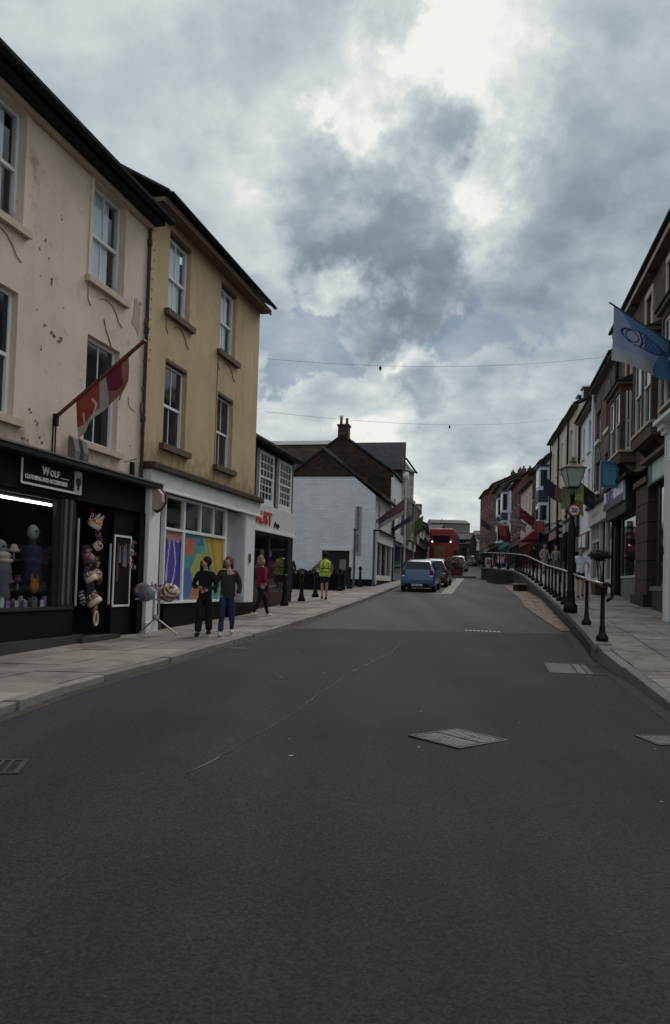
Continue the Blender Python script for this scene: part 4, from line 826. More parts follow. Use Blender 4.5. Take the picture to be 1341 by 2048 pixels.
# gable face pieces (plane x=0)
yd0, yd1 = 1.30, 2.78
gw = MB(); z7 = 7.2-zb; k_ = (ap-6.15)/2.9; yy = (7.2-6.15)/k_
def gq(p): gw.quad(*[(0, a, b-zb) for a, b in p]); 
gq([(0, 1.75), (0, 6.15), (yd0, 6.15), (yd0, 1.75)]); gq([(yd0, 3.22), (yd0, 6.15), (yd1, 6.15), (yd1, 3.22)]); gq([(yd1, 1.75), (yd1, 6.15), (D, 6.15), (D, 1.75)]); gq([(0, 6.15), (yy, 7.2), (D-yy, 7.2), (D, 6.15)])
gw.build('gable_wall', paint_brick, B.t)
MB().hexa([(-.03, yy-.05, z7), (-.03, D-yy+.05, z7), (.02, D-yy+.05, z7), (.02, yy-.05, z7)], [(-.03, 2.9, ap-zb-.02), (-.03, 2.9+.001, ap-zb), (.02, 2.9+.001, ap-zb), (.02, 2.9, ap-zb)]).build('slate_hung_gable', slate_brY, B.t)
MB().box(-.06, .0, yy-.1, D-yy+.1, z7-.06, z7).build('drip_board', black_p, B.t)
B.boxes('plinth', black_p, [(-.04, .02, 0, yd0, zb-.3, 1.75), (-.04, .02, yd1, D, zb-.3, 1.75), (.0, W_, -.04, .02, zb-.3, 1.7)])
B.boxes('door_surround', white_p, [(-.06, .0, yd0-.15, yd1+.15, 3.22, 3.40), (-.03, .0, yd0-.12, yd0, 1.3, 3.22), (-.03, .0, yd1, yd1+.12, 1.3, 3.22)])
dd = B.box('door', mat('dark_navy_door', (.012, .012, .022), .5), .12, .18, yd0, yd1, zb-.2, 3.22); B.boxes('notice', mat('grey_notice', (.22, .22, .23), .8), [(.105, .119, 1.5, 1.85, 2.2, 2.75)], dd)
B.boxes('door_reveal', black_p, [(.0, .18, yd0-.02, yd0, zb-.2, 3.22), (.0, .18, yd1, yd1+.02, zb-.2, 3.22), (.0, .18, yd0, yd1, 3.22, 3.24)])
B.roof(0, W_, D, 6.15, ap, ov=.32, ovx=.10); B.gutter(0, W_, 6.05, -.40, .07)
vs_ = B.box('vertical_sign', mat('pale_grey_board', (.34, .35, .38), .7, .05), -.05, -.001, .72, 1.06, 3.0, 5.55)
for i, ch in enumerate('PENZANCE ARCADE'):
    if ch != ' ': o = text('letter', ch, .20, mat('dark_grey_lettering', (.03, .03, .035), .7), vs_, (-.052, .89, 5.38-i*.158-zb), (R(90), 0, R(-90)), align='CENTER', bold=.004)
for a in (1.0, 3.6): B.window(a, a+.7, 4.85, 5.8, .08, cols=2, fm=grey_p)
B.box('fascia', white_d, .1, W_-.1, -.16, 0, 3.72, 4.2); B.box('fascia_cornice', black_p, .05, W_-.05, -.3, -.002, 4.26, 4.36); B.box('fascia_moulding', white_d, .05, W_-.05, -.22, -.002, 4.2, 4.26)
B.boxes('shop_frame', white_d, [(.1, .4, -.1, .05, 1.5, 3.72), (W_-.4, W_-.1, -.1, .05, 1.5, 3.72), (2.0, 2.1, -.06, .05, 1.9, 3.72), (4.0, 4.1, -.06, .05, 1.9, 3.72)]); B.box('stall_riser', white_d, .4, W_-.4, -.08, .05, 1.72, 2.0)
for a, b in ((.4, 2.0), (2.1, 4.0), (4.1, W_-.4)): B.box('shop_pane', glass_dk, a, b, .0, .01, 2.0, 3.72)
B.pipe(W_-.05, 1.6, 6.0, -.12, .06, knuckles=False)
# two thin poles in front of the gable wall
for i, (x, y, lab) in enumerate(((.95, 36.9, 'thin grey pole between the bollards and the white gable wall, left one'), (1.98, 38.4, 'thin grey pole at the corner of the white gable wall, right one'))):
    t = thing('thin_pole', lab, 'pole', (x, y, G(x, y)+.12)); MB().tube((0, 0, 0), (0, 0, 2.82), .055).build('shaft', mat('slate_grey_metal', (.10, .11, .13), .5), t); MB().ball((0, 0, 2.84), .07, 6).build('finial', iron, t)

# house 2: tall brown slate hung gable
q = lambda s, off=0: (c0+uG*s+Vector((-uG.y, uG.x))*off)
B = Bld('brown_gable_house', 'tall house with dark brown slate hung gable end and brick chimney', 'house', q(6.3)[:], q(10.4)[:], 1.4); zb = B.zb; D = 6.4; W_ = B.W
B.front(0, W_, zb, 8.2, [(.5, 1.3, 5.2, 6.8), (2.6, 3.4, 5.2, 6.8)], white_d, 0, .12)
for a in (.5, 2.6): B.window(a, a+.8, 5.2, 6.8, .08, cols=2)
B.shell(0, W_, D, zb, 8.2, slate_brY, ridge=10.55); B.roof(0, W_, D, 8.2, 10.6, ov=.15, ovx=.06)
MB().quad((-.004, 0, 0), (-.004, .12, 0), (-.004, .12, 6.6), (-.004, 0, 6.6)).build('corner_board', white_p, B.t)
dkb = mat('dark_chimney_brick', (.06, .03, .024), .9, .25, 6, .4, 20); c = B.box('chimney', dkb, .02, .7, 2.88, 3.52, 9.9, 11.2); B.box('chimney_cap', dkb, -.03, .75, 2.83, 3.57, 11.2, 11.3, c)
for k in (3.02, 3.38): MB().lathe([(.10, 0), (.08, .35), (.11, .4)], 8, (.3, k, 11.3-zb)).build('chimney_pot', MT['clay_pot'], c)
gl_ = thing('gull', 'grey gull perched on the chimney pot of the brown gable house', 'bird', tuple(B.world(.3, 3.38, 11.7)), 1.2)
MB().ball((0, 0, .12), .13, 7, (1.6, .8, .8)).ball((.2, 0, .24), .06, 6).build('body', letter_w, gl_, True); MB().tube((.24, 0, .24), (.34, 0, .22), .015, .004).build('beak', pal[0], gl_); MB().tube((0, 0, 0), (0, 0, .08), .012).build('leg', pal[0], gl_)
ch2 = B.box('flue_stack', mat('dark_clay', (.11, .045, .03), .9), -.12, -.01, 1.55, 2.1, 6.6, 8.0)
B.box('shop_front', mat('grey_blue_paint', (.17, .19, .23), .6), .2, W_-.2, -.1, .0, 1.8, 4.2); B.box('fascia', grey_p, 0, W_, -.2, -.1, 4.2, 4.7); B.box('shop_pane', glass_dk, .7, W_-.7, -.12, -.1, 2.3, 4.0); B.box('plinth', black_p, 0, W_, -.12, -.1, zb, 1.8)
# house 3: long block, dark slope facing down the street, street front with bays
B = Bld('slate_block', 'long dark slate roofed block behind the brown gable with pale street bay windows', 'building', q(10.5)[:], q(17.2)[:], 1.6); zb = B.zb; D = 9.0; W_ = B.W
hs = [(1.0, 2.0, 5.0, 7.0), (1.0, 2.0, 7.9, 9.3), (4.6, 5.6, 5.0, 7.0), (4.6, 5.6, 7.9, 9.3)]
stc = mat('pale_worn_stone', (.30, .265, .22), .9, .2, 2, .4, 15)
B.front(0, W_, zb, 9.9, hs, stc, 0, .15)
for h_ in hs: B.window(*h_, -.05, cols=2, fm=white_d, sill=(stone_trim, .1, .12, .1))
mb = MB(); zt = 11.25-zb; ze = 9.2-zb
mb.quad((0, 0, 0), (0, D, 0), (0, D, ze), (0, 0, ze)); mb.quad((W_, 0, 0), (W_, 0, 9.9-zb), (W_, D, 9.9-zb), (W_, D, 0)); mb.quad((0, D, 0), (W_, D, 0), (W_, D, ze), (0, D, ze)); mb.build('side_wall', slate_brY, B.t)
MB().hexa([(-.15, -.2, ze-.1), (W_+.1, -.2, 9.9-zb), (W_+.1, D, 9.9-zb), (-.15, D, ze-.1)], [(1.6, .0, zt), (W_-1, 1.6, zt), (W_-1, D-.2, zt), (1.6, D-.2, zt)]).build('roof', course_mat('slate_roof_dark', (.04, .04, .052), (.018, .018, .022), .3, .2, .012, .5, .7, .25, 'y'), B.t)
B.box('parapet', brown_stone, .6, 1.5, 5.2, D+.3, 9.0, 10.95); B.box('parapet_coping', white_p, .45, 1.6, 5.0, D+.5, 10.95, 11.2); B.gutter(0, W_, 9.9, -.2)
for x in (1.5, 5.1): B.boxes('bay_window', stc, [(x-.8, x+.8, -.6, -.06, 4.5, 5.0), (x-.8, x-.65, -.6, -.06, 5.0, 7.0), (x+.65, x+.8, -.6, -.06, 5.0, 7.0), (x-.85, x+.85, -.65, -.06, 7.0, 7.25)])
B.box('fascia', grey_p, 0, W_, -.25, 0, 4.0, 4.5); B.box('shop_front', maroon, 0, W_, -.08, -.002, zb, 4.0)
bh = MB().tube((.4, -.35, 8.75-zb), (.4, -.02, 8.75-zb), .28, n=10); bh.build('rain_hopper', white_p, B.t); B.pipe(.4, 2.4, 8.6, -.2, .07, white_d, False)
# ------------------------------------------------------------------ right side
uR = Vector((.2, 1)).normalized(); OR_ = Vector((10.25-25.2*.2, 0)); pR = lambda s, off=0: (OR_+uR*s+Vector((-uR.y, uR.x))*off)[:]
B = Bld('brown_stone_building', 'tall brown stone building with projecting bays at the right edge', 'building', pR(30.3), pR(13.4), .5); zb = B.zb; W_ = B.W
X = lambda s: 30.3-s; r1w = [(24.9, 25.6), (22.0, 22.8), (18.5, 19.4), (16, 17)]
hs = [(X(b), X(a), 9.35, 11.15) for a, b in ((27.6, 28.6), (24.2, 25.1), (21.2, 22.1), (18.0, 18.9))]
B.front(0, W_, 5.6, 11.75, hs+[(X(30.0), X(29.4), 6.2, 8.4)], brown_stone, 0, .15); B.shell(0, W_, 9, .2, 11.75, brown_stone, ridge=14.2)
B.window(X(30.0), X(29.4), 6.2, 8.4, .08, cols=1, fm=white_d)
for h_ in hs:
    B.window(*h_, .10, cols=2, fm=white_d, sill=(stone_trim, .1, .12, .1), curtain=(net, .02, .98, .02, .98)); B.boxes('window_surround', stone_trim, [(h_[0]-.16, h_[0]-.002, -.05, -.001, h_[2], h_[3]), (h_[1]+.002, h_[1]+.16, -.05, -.001, h_[2], h_[3]), (h_[0]-.16, h_[1]+.16, -.06, -.001, h_[3]+.002, h_[3]+.2)])
B.roof(-.0, W_, 9, 11.80, 14.4, ov=.34, ovx=.06, th=.06); B.gutter(-.05, W_, 11.84, -.38, .07); B.box('soffit', mat('grey_brown_soffit', (.15, .125, .11), .9), -.0, W_, -.28, 0, 11.66, 11.74); B.box('eaves_board', stone_trim, 0, W_, -.31, -.28, 11.62, 11.79)
for k in range(6): B.box('eaves_bracket', brown_trim, .6+k*2.9, .70+k*2.9, -.24, -.002, 11.5, 11.65)
def bay(x0, x1, z0, z1, dep, hood, nm='bay'):
    t = B.boxes('bay_window', brown_stone, [(x0, x1, -dep, -.002, z0, z0+.35), (x0, x1, -dep, -.002, z1-.3, z1)]+[(a, a+.16, -dep, -dep+.16, z0+.35, z1-.3) for a in (x0, (x0+x1)/2-.08, x1-.16)]+[(x0, x0+.14, -.16, -.002, z0+.35, z1-.3), (x1-.14, x1, -.16, -.002, z0+.35, z1-.3)])
    B.boxes('bay_trim', stone_trim, [(x0-.06, x1+.06, -dep-.06, -.002, z0+.35, z0+.43)]); B.boxes('bay_core', dark_room, [(x0+.05, x1-.05, -.06, -.002, z0+.4, z1-.3)])
    h = (x1-x0)/2-.24
    for a in (x0+.16, (x0+x1)/2+.08): B.window(a, a+h, z0+.45, z1-.32, -dep+.05, cols=1, fm=white_d, fw=.07)
    for sx in (x0+.02, x1-.06):
        B.box('side_frame', white_d, sx, sx+.04, -dep+.18, -.18, z0+.45, z0+.53); B.box('side_frame', white_d, sx, sx+.04, -dep+.18, -.18, (z0+z1)/2, (z0+z1)/2+.06)
        B.box('side_frame', white_d, sx, sx+.04, -dep+.18, -dep+.25, z0+.53, z1-.32); B.box('side_frame', white_d, sx, sx+.04, -.25, -.18, z0+.53, z1-.32); B.box('side_pane', glass_dk, sx+.015, sx+.025, -dep+.25, -.25, z0+.53, z1-.32)
    z2 = z1-zb; MB().hexa([(x0-.18, -dep-.18, z2), (x1+.18, -dep-.18, z2), (x1+.18, 0, z2), (x0-.18, 0, z2)], [(x0+.1, -.06, z2+hood), (x1-.1, -.06, z2+hood), (x1-.1, 0, z2+hood), (x0+.1, 0, z2+hood)]).build('bay_roof', gutter_m, B.t)
    B.box('bay_cornice', brown_trim, x0-.12, x1+.12, -dep-.12, -.002, z1-.12, z1-.001)
    for a in (x0+.1, x1-.3): MB().prism([(-.0, z0-.4-zb), (-dep+.15, z0-zb), (-.0, z0-zb)], a, a+.14, 'x').build('corbel', brown_stone, B.t)
bay(X(29.2), X(26.6), 6.05, 8.9, .55, .35); bay(X(24.6), X(21.8), 6.05, 9.2, .5, .3); bay(X(20.6), X(17.4), 6.05, 9.2, .5, .3)
B.pipe(X(30.15), 4.0, 11.6, -.12, .07, gutter_m)
B.boxes('string_course', brown_trim, [(0, W_, -.10, -.001, 5.52, 5.72)])
# ground floor: shop with purple sign, rusticated pier, green shop
B.box('cornice', gutter_m, 0, X(25.4), -.55, -.002, 5.42, 5.52); 
sg = B.box('shop_sign', mat('white_purple_sign', (.66, .64, .72), .5), X(30.9), X(26.6), -.42, -.34, 4.72, 5.42); B.box('sign_band', mat('purple_band', (.045, .04, .09), .5), X(30.9), X(26.6), -.435, -.4205, 4.72, 4.98, sg)
text('lettering', 'Julls', .72, mat('purple_lettering', (.05, .045, .13), .5), sg, (X(30.3), -.424, 4.98-zb), sx=1.45, bold=.012)
B.box('sign_return', charcoal, X(30.95), X(26.5), -.33, -.002, 4.3, 5.42)
B.boxes('shop_frame', charcoal, [(X(30.25), X(29.9), -.12, .03, 1.2, 4.3), (X(29.0), X(28.7), -.06, .03, 1.2, 4.3), (X(28.7), X(25.35), -.05, .03, 4.18, 4.3)]); B.box('shop_door', glass_dk, X(29.9), X(29.0), .25, .27, 1.4, 3.9)
B.box('door_frame', white_d, X(29.92), X(29.82), .2, .3, 1.3, 4.0)
B.box('shop_pane', glass, X(28.7), X(25.45), -.02, -.012, 2.2, 4.18); B.box('stall_riser', mat('grey_mauve_riser', (.16, .15, .18), .6), X(28.7), X(25.4), -.06, .03, .9, 2.0); B.box('window_ledge', grey_p, X(28.7), X(25.4), -.10, .10, 2.0, 2.07)
B.box('window_display_band', mat('dark_blue_film', (.03, .035, .08), .5), X(28.7), X(25.45), -.005, .0, 1.75, 2.2) if False else None
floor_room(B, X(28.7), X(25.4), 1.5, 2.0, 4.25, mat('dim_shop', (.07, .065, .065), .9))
for i in range(4):
    t = thing('picture', ['pale picture standing in the window of the purple signed shop, leftmost', 'blue and white picture second in the window of the purple signed shop', 'blue framed print third in the window of the purple signed shop', 'tall pale print nearest the brown pier in the purple signed shop window'][i], 'picture', atB(B, X(28.3)+i*.72, .35, 2.08), B.t.rotation_euler.z)
    MB().box(-.26, .26, 0, .03, 0, (.6, .55, .65, 1.0)[i]).build('frame', flat('pale_blue_print', (.30, .36, .44)) if i else letter_w, t); MB().box(-.18, .18, -.01, -.001, .08, .42).build('print', flat('sea_blue', (.10, .18, .32)), t)
mb = []
for k in range(6): mb.append((X(25.35), X(23.5), -.22+.006*(k % 2), .02, 1.30+k*.60, 1.30+k*.60+.57))
for b_ in mb: B.box('pier_stone', mat('maroon_stone', (.055, .028, .026), .75, .2, 5, .2, 30), *b_)
B.box('pier_core', black_p, X(25.3), X(23.55), -.19, .03, .8, 5.0); B.box('pier_base', mat('dark_maroon_stone', (.03, .017, .018), .8), X(25.45), X(23.4), -.34, .0, .6, 1.42); B.box('pier_cap', brown_trim, X(25.45), X(23.4), -.3, .0, 4.92, 5.1)
gs = B.box('green_sign', mat('green_fascia', (.012, .09, .055), .5), X(23.38), X(18.9), -.25, -.1, 4.75, 5.4); B.box('sign_panel', mat('pale_green_panel', (.35, .45, .42), .4), X(23.6)+.9, X(18.9)-.2, -.262, -.2505, 4.8, 5.38, gs)
B.box('sign_cornice', brown_trim, X(23.6), X(18.9), -.45, -.002, 5.42, 5.518)
B.box('shop_wall', mat('dark_green_tile', (.014, .02, .018), .4), X(23.45), X(18.9), .0, .05, .4, 4.75); B.box('stall_riser', MT['dark_green_tile'], X(22.8), X(19.4), -.2, -.002, .4, 1.55); B.box('window_ledge', mat('dull_green_ledge', (.12, .13, .12), .7), X(22.85), X(19.4), -.26, -.002, 1.55, 1.68)
B.box('shop_pane', glass_dk, X(22.6), X(19.4), -.03, -.02, 1.7, 4.6); B.boxes('shop_frame', MT['dark_green_tile'], [(X(22.7), X(22.6), -.06, -.002, 1.68, 4.7), (X(21.0), X(20.92), -.06, -.002, 1.68, 4.7)])
# white shop front with round-capped pilaster at the frame edge
B = Bld('white_shopfront', 'white painted projecting shop front with tall pilaster at the right edge', 'shop', (8.32, 18.95), (7.4, 13.9), .4); zb = B.zb
B.boxes('pilaster', white_p, [(0, .30, -.02, .28, .55, 5.5)]); B.box('pilaster_moulding', white_d, .09, .21, -.045, -.0205, .8, 5.4); B.box('pilaster_plinth', white_d, -.04, .34, -.06, .32, .35, .75)
B.boxes('capital', white_d, [(-.06, .36, -.10, .34, 5.5, 5.62), (-.12, .42, -.18, .40, 5.62, 5.76), (-.2, 5, -.28, .9, 5.76, 5.86)]); B.box('fascia', white_p, .3, 5, .0, .1, 4.8, 5.76); B.box('house_wall', white_d, .3, 5, .05, .15, .4, 4.8)
B.box('upper_frame', white_p, .5, .66, .35, .5, 5.86, 8.8); B.box('upper_wall', brown_stone, .66, 5, .4, .55, 5.86, 8.8)
B.box('keyhole_plate', charcoal, .12, .18, -.05, -.046, 2.45, 2.62)

# brown house with arched windows and cream shop sign
B = Bld('arched_window_house', 'brown rendered house with round headed windows and a cream shop fascia', 'house', pR(36.95), pR(30.36), 1.0); zb = B.zb; W_ = B.W
X = lambda s: 36.95-s; brw = mat('brown_render', (.125, .082, .066), .9, .25, 1.5, .4, 25)
hs = [(X(33.5), X(32.3), 8.5, 9.9), (X(33.5), X(32.3), 6.1, 7.5), (X(36.2), X(35.1), 8.5, 9.9), (X(36.2), X(35.1), 6.1, 7.5)]
B.front(0, W_, 5.5, 11.15, hs, brw, 0, .2); B.shell(0, W_, 8, .8, 11.15, brw, ridge=13.4); B.roof(0, W_, 8, 11.18, 13.6, ov=.32, ovx=.02, th=.06); B.gutter(0, W_, 11.2, -.36, .06); B.box('soffit', MT['grey_brown_soffit'], 0, W_, -.3, 0, 11.06, 11.14)
for h_ in hs:
    B.window(*h_, .12, cols=1, fm=white_d, sill=(white_d, .1, .14, .12)); xc = (h_[0]+h_[1])/2; r_ = (h_[1]-h_[0])/2
    for e_, mt_, yy in ((.16, maroon, -.03), (.0, charcoal, -.035)):
        MB().prism([(xc+(r_+e_)*math.cos(a), h_[3]-zb+(r_+e_)*math.sin(a)) for a in [math.pi*k/10 for k in range(11)]], yy, .0, 'y').build('arch_head' if e_ else 'fanlight_pane', mt_, B.t)
B.box('cornice', gutter_m, 0, W_, -.40, -.002, 5.35, 5.5); cs = B.box('fascia', mat('cream_fascia', (.50, .49, .44), .6, .06), 0, W_, -.25, 0, 4.55, 5.35)
mb = MB()
for k in range(5): mb.path([(1.6+k*.42, -.254, 4.85-zb), (1.75+k*.42, -.254, 5.08-zb), (1.85+k*.42, -.254, 4.9-zb)], .014, 4)
mb.build('faded_script', mat('faded_grey_script', (.30, .30, .29), .8), cs)
B.boxes('shop_frame', grey_p, [(0, .25, -.12, .04, .9, 4.55), (X(34.2), X(34.05), -.1, .04, .9, 4.55), (X(32.6), X(32.45), -.1, .04, .9, 4.55), (.25, X(34.2), -.08, .04, 3.75, 3.85)]+[(.25+i*.55, .29+i*.55, -.06, .03, 3.85, 4.55) for i in range(1, 5)])
B.box('shop_pane', glass_dk, .25, X(34.2), .0, .01, 2.1, 4.55); B.box('stall_riser', grey_p, .25, X(34.2), -.08, .03, .9, 2.1); B.box('shop_door', mat('plum_door', (.07, .02, .03), .5), X(34.05), X(32.6), .1, .15, .9, 4.5); B.box('shop_pane', glass_dk, X(32.45), X(31.0), .0, .01, 2.0, 4.5); B.box('stall_riser', white_d, X(32.45), X(31.0), -.08, .03, .9, 2.0)
B.box('downpipe', gutter_m, X(30.75), X(30.62), -.14, -.02, .9, 4.5); B.box('white_post', white_p, X(31.0), X(30.85), -.12, .02, .9, 3.6)
B.pipe(X(36.8), 1.5, 11.0, -.12, .06, white_p)
# white house
B = Bld('white_house', 'narrow white rendered house with closed white shutter at street level', 'house', pR(42.3), pR(37.02), 1.4); zb = B.zb; W_ = B.W
X = lambda s: 42.3-s; wh = mat('white_render', (.76, .78, .80), .85, .07, 1.2, .15, 20)
hs = [(X(39.3), X(38.3), 8.6, 10.2), (X(39.3), X(38.3), 5.7, 7.7), (X(41.5), X(40.7), 8.6, 10.2), (X(41.5), X(40.7), 5.7, 7.7)]
B.front(0, W_, 4.4, 10.75, hs, wh, 0, .18); B.shell(0, W_, 8, 1, 10.75, wh, ridge=12.8); B.roof(0, W_, 8, 10.78, 13.0, ov=.32, ovx=.02, th=.06); B.gutter(0, W_, 10.8, -.36, .06); B.box('soffit', MT['grey_brown_soffit'], 0, W_, -.3, 0, 10.66, 10.74)
for h_ in hs: B.window(*h_, .12, cols=1, fm=mat('pale_blue_frame', (.30, .36, .40), .6), sill=(white_d, .1, .12, .12))
B.boxes('fascia', maroon, [(0, W_, -.22, 0, 3.6, 4.4)]); B.boxes('fascia_panel', letter_w, [(X(40.6), X(39.7), -.235, -.221, 3.68, 4.32), (X(39.3), X(38.0), -.235, -.221, 3.68, 4.32)])
sh = B.box('shutter_box', grey_p, X(41.6), X(37.4), -.08, -.002, 3.45, 3.6); mb = MB()
for k in range(22): mb.box(X(41.6), X(37.4), -.05-.012*(k % 2), -.0, 1.6-zb+k*.084, 1.6-zb+k*.084+.08)
mb.build('roller_shutter', wh, B.t); B.box('plinth', charcoal, 0, W_, -.05, .0, 1.0, 1.95)
B.pipe(X(42.2), 1.8, 10.6, -.12, .06, gutter_m)
# cream terrace, three houses
tc_ = [(54.6, 50.0), (49.96, 45.4), (45.36, 41.6)]
lab = ['far end house of the cream terrace, next to the blue bay house', 'middle house of the cream rendered terrace', 'near house of the cream terrace beside the white house']
ctr = [mat('cream_terrace_a', (.60, .54, .45), .9, .1, 1.5), mat('cream_terrace_b', (.63, .57, .47), .9, .1, 1.5), mat('cream_terrace_c', (.58, .53, .45), .9, .1, 1.5)]
shopc = [(mat('rose_fascia', (.30, .17, .16), .6), maroon, None, None), (grey_p, charcoal, None, None), (mat('dusty_fascia', (.26, .24, .23), .6), charcoal, None, None)]
for i, (yf, yn) in enumerate(tc_):
    B = house('terraced_house', lab[i], 'house', (rf(yf), yf), (rf(yn), yn), 7.5, H(rf(yn), yn)-.4, 11.9+.1*(2-i), 13.6, ctr[i], 2, 2, H(rf(yn), yn)+.2, shop=shopc[i], ww=.85, wh=1.9, chim=((.35, 3.7, .9, 14.5),), ov=.3, pipe=.15, first=5.6, group=None)
    for k in (1.3, 3.2):
        z_ = 12.1-B.zb; MB().hexa([(k-.45, .3, z_), (k+.45, .3, z_), (k+.45, 2.0, z_), (k-.45, 2.0, z_)], [(k-.45, .3, z_+.8), (k+.45, .3, z_+.8), (k+.45, 2.0, z_+.9), (k-.45, 2.0, z_+.9)]).build('dormer', slate, B.t)
        B.box('dormer_pane', glass_dk, k-.35, k+.35, .27, .295, 12.2, 12.8); B.box('dormer_cap', white_p, k-.5, k+.5, .2, 2.05, 12.92, 13.0)
# farther houses up the hill
slb = course_mat('slate_hung_brown_far', (.07, .05, .04), (.03, .022, .018), .3, .2, .015, .5, .85, .3, 'x')
far = [('bay_house', 'white house with two storeys of dark blue bay windows beyond the cream terrace', 58.9, 54.65, 11.3, 13.4, mat('bluish_white', (.66, .69, .76), .8), 2, 1, mat('navy_shop', (.03, .035, .07), .5), .7, 1.4),
       ('slate_hung_house', 'brown slate hung house with a dark red shop front by the terrace steps', 66.4, 58.95, 11.6, 13.6, slb, 2, 3, mat('dark_red_shop', (.13, .012, .014), .5), .8, 1.4),
       ('pink_house', 'low pinkish rendered shop with a pale upper floor', 74.7, 66.45, 11.0, 12.6, mat('pinkish_render', (.60, .49, .43), .9), 2, 3, mat('red_shop', (.20, .03, .025), .5), .8, 1.4),
       ('brown_brick_house', 'tall dark brown brick house halfway up the right side', 84.4, 74.75, 12.6, 15.0, brick_m, 2, 3, maroon, .9, 1.5),
       ('pale_blue_house', 'pale blue white house with bays up the right side', 96.9, 84.45, 13.4, 15.5, mat('pale_blue_render', (.58, .65, .70), .85), 3, 4, mat('teal_shop', (.06, .14, .17), .5), .9, 1.5),
       ('grey_stone_house', 'grey brown stone house below the tall chimneys', 107.5, 96.95, 15.0, 16.6, brown_stone, 3, 3, charcoal, 1, 1.6),
       ('tall_brick_house', 'tall red brown brick house with many chimneys near the crest', 119.7, 107.55, 16.4, 18.0, brick_m, 3, 3, maroon, 1, 1.7),
       ('crest_house', 'last red brown house at the top of the right side', 131, 119.75, 17.0, 18.4, brick_m, 3, 3, charcoal, 1, 1.7)]
for i, (nm, lb, yf, yn, ev, rg, wm_, n_, nc, gc, ww_, wh_) in enumerate(far):
    gzv = H(rf(yn), yn)
    ch_ = ((.8, 3.5, 1.3, rg+1.0+.4*(i % 3)),) + (((5.0, 3.5, 1.0, rg+1.3),) if i > 4 else ())
    B = house(nm, lb, 'house', (rf(yf), yf), (rf(yn), yn), 7, gzv-.8, ev, rg, wm_, n_, nc, gzv+.3, shop=(gc, gc, None, None), ww=ww_, wh=wh_, chim=ch_, ov=.35, first=gzv+3.3)
    if i in (0, 4):
        dk = mat('navy_slate', (.035, .04, .065), .6)
        for xc in ((2.1,) if i == 0 else (2.5, 8.5)):
            zz0, zz1 = gzv+3.4, ev-.6; mid = (zz0+zz1)/2
            for a, b in ((zz0, mid-.5), (mid+.4, zz1)):
                B.box('bay', wm_, xc-.9, xc+.9, -.7, -.002, a, b); B.box('bay_pane', glass_dk, xc-.7, xc-.08, -.72, -.701, a+.3, b-.25); B.box('bay_pane', glass_dk, xc+.08, xc+.7, -.72, -.701, a+.3, b-.25); B.box('bay_side_pane', glass_dk, xc+.901, xc+.92, -.6, -.12, a+.3, b-.25)
            B.box('bay_apron', dk, xc-.95, xc+.95, -.75, -.002, mid-.499, mid+.399); B.box('bay_cap', dk, xc-1, xc+1, -.85, -.002, zz1+.001, zz1+.15)
# left side beyond and head of the street
left = [('far_left_house', 'low pale house after the slate block on the left', (6.05, 57.4), (7.8, 66.3), 6.5, 7.6, white_d, 1, 3), ('far_left_house', 'grey rendered house on the left behind the bus', (7.9, 67), (9.7, 80), 7.0, 8.2, grey_p, 1, 4)]
for nm, lb, p0, p1, ev, rg, wm_, n_, nc in left:
    house(nm, lb, 'house', p0, p1, 6, G(*p0)-.5, ev, rg, wm_, n_, nc, G(*p0)+.3, shop=(charcoal, charcoal, None, None), chim=((1, 3, 1, rg+.9),), first=G(*p0)+3.1)
mid = [('grey_gabled_house', 'grey house with dark roof facing down the street behind the bus', (6.2, 100), (13.3, 97.5), 7.4, 8.4, 9.6, mat('grey_render', (.24, .235, .23), .9), 1, 3),
       ('low_brown_roof_house', 'low house with reddish roof behind the bus', (13.6, 112), (19.8, 110), 7, 8.4, 9.4, stc, 1, 3),
       ('hilltop_block', 'flat topped grey green block on the hill at the end of the street', (27.5, 215), (38.5, 215), 14, 19.6, 20.9, mat('grey_green_render', (.16, .17, .15), .9), 3, 6),
       ('head_of_street_shop', 'pale low shop closing the view at the top of the street, left one', (18.5, 150), (23.3, 150), 8, 11.6, 12.6, mat('pale_stone_far', (.30, .29, .26), .9), 1, 4),
       ('head_of_street_shop', 'brownish shop closing the view at the top of the street, middle one', (23.4, 152), (27.2, 152), 8, 11.4, 12.3, stc, 1, 3),
       ('head_of_street_shop', 'grey shop closing the view at the top of the street, right one', (27.3, 150), (31.0, 149), 8, 11.8, 12.8, grey_p, 1, 3)]
for nm, lb, p0, p1, D, ev, rg, wm_, n_, nc in mid:
    g0 = 5.6 if p0[1] > 120 else G(*p0); house(nm, lb, 'house', p0, p1, D, g0-3, ev, rg, wm_, n_, nc, g0, shop=(charcoal, maroon, None, None), first=g0+3.2, ww=1.1, wh=1.2)
for i, (x, y, w, z0, z1) in enumerate(((-30, 70, 14, 3, 8), (-22, 95, 16, 4, 9), (-8, 120, 16, 5, 9.5), (36, 60, 10, 4, 11), (40, 95, 14, 5, 12))):
    house('back_street_house', ['back street house far to the left, nearest', 'back street house behind the slate block', 'back street house left of the grey gabled house', 'back street house behind the right hand terrace, nearest', 'back street house behind the right hand terrace, farthest'][i], 'house', (x, y), (x+w, y), 7, z0-4, z1, z1+2.4, (stc, grey_p, white_d)[i % 3], 2, 4, z0, first=z0+.4)
dn = thing('tv_aerial', 'thin tv aerial above the hilltop block', 'aerial', (21.5, 165, 13), 0); MB().tube((0, 0, -2), (1.9, 0, 3.5), .06).tube((-2, 0, 1.0), (2.2, 0, .7), .05).build('mast', charcoal, dn)

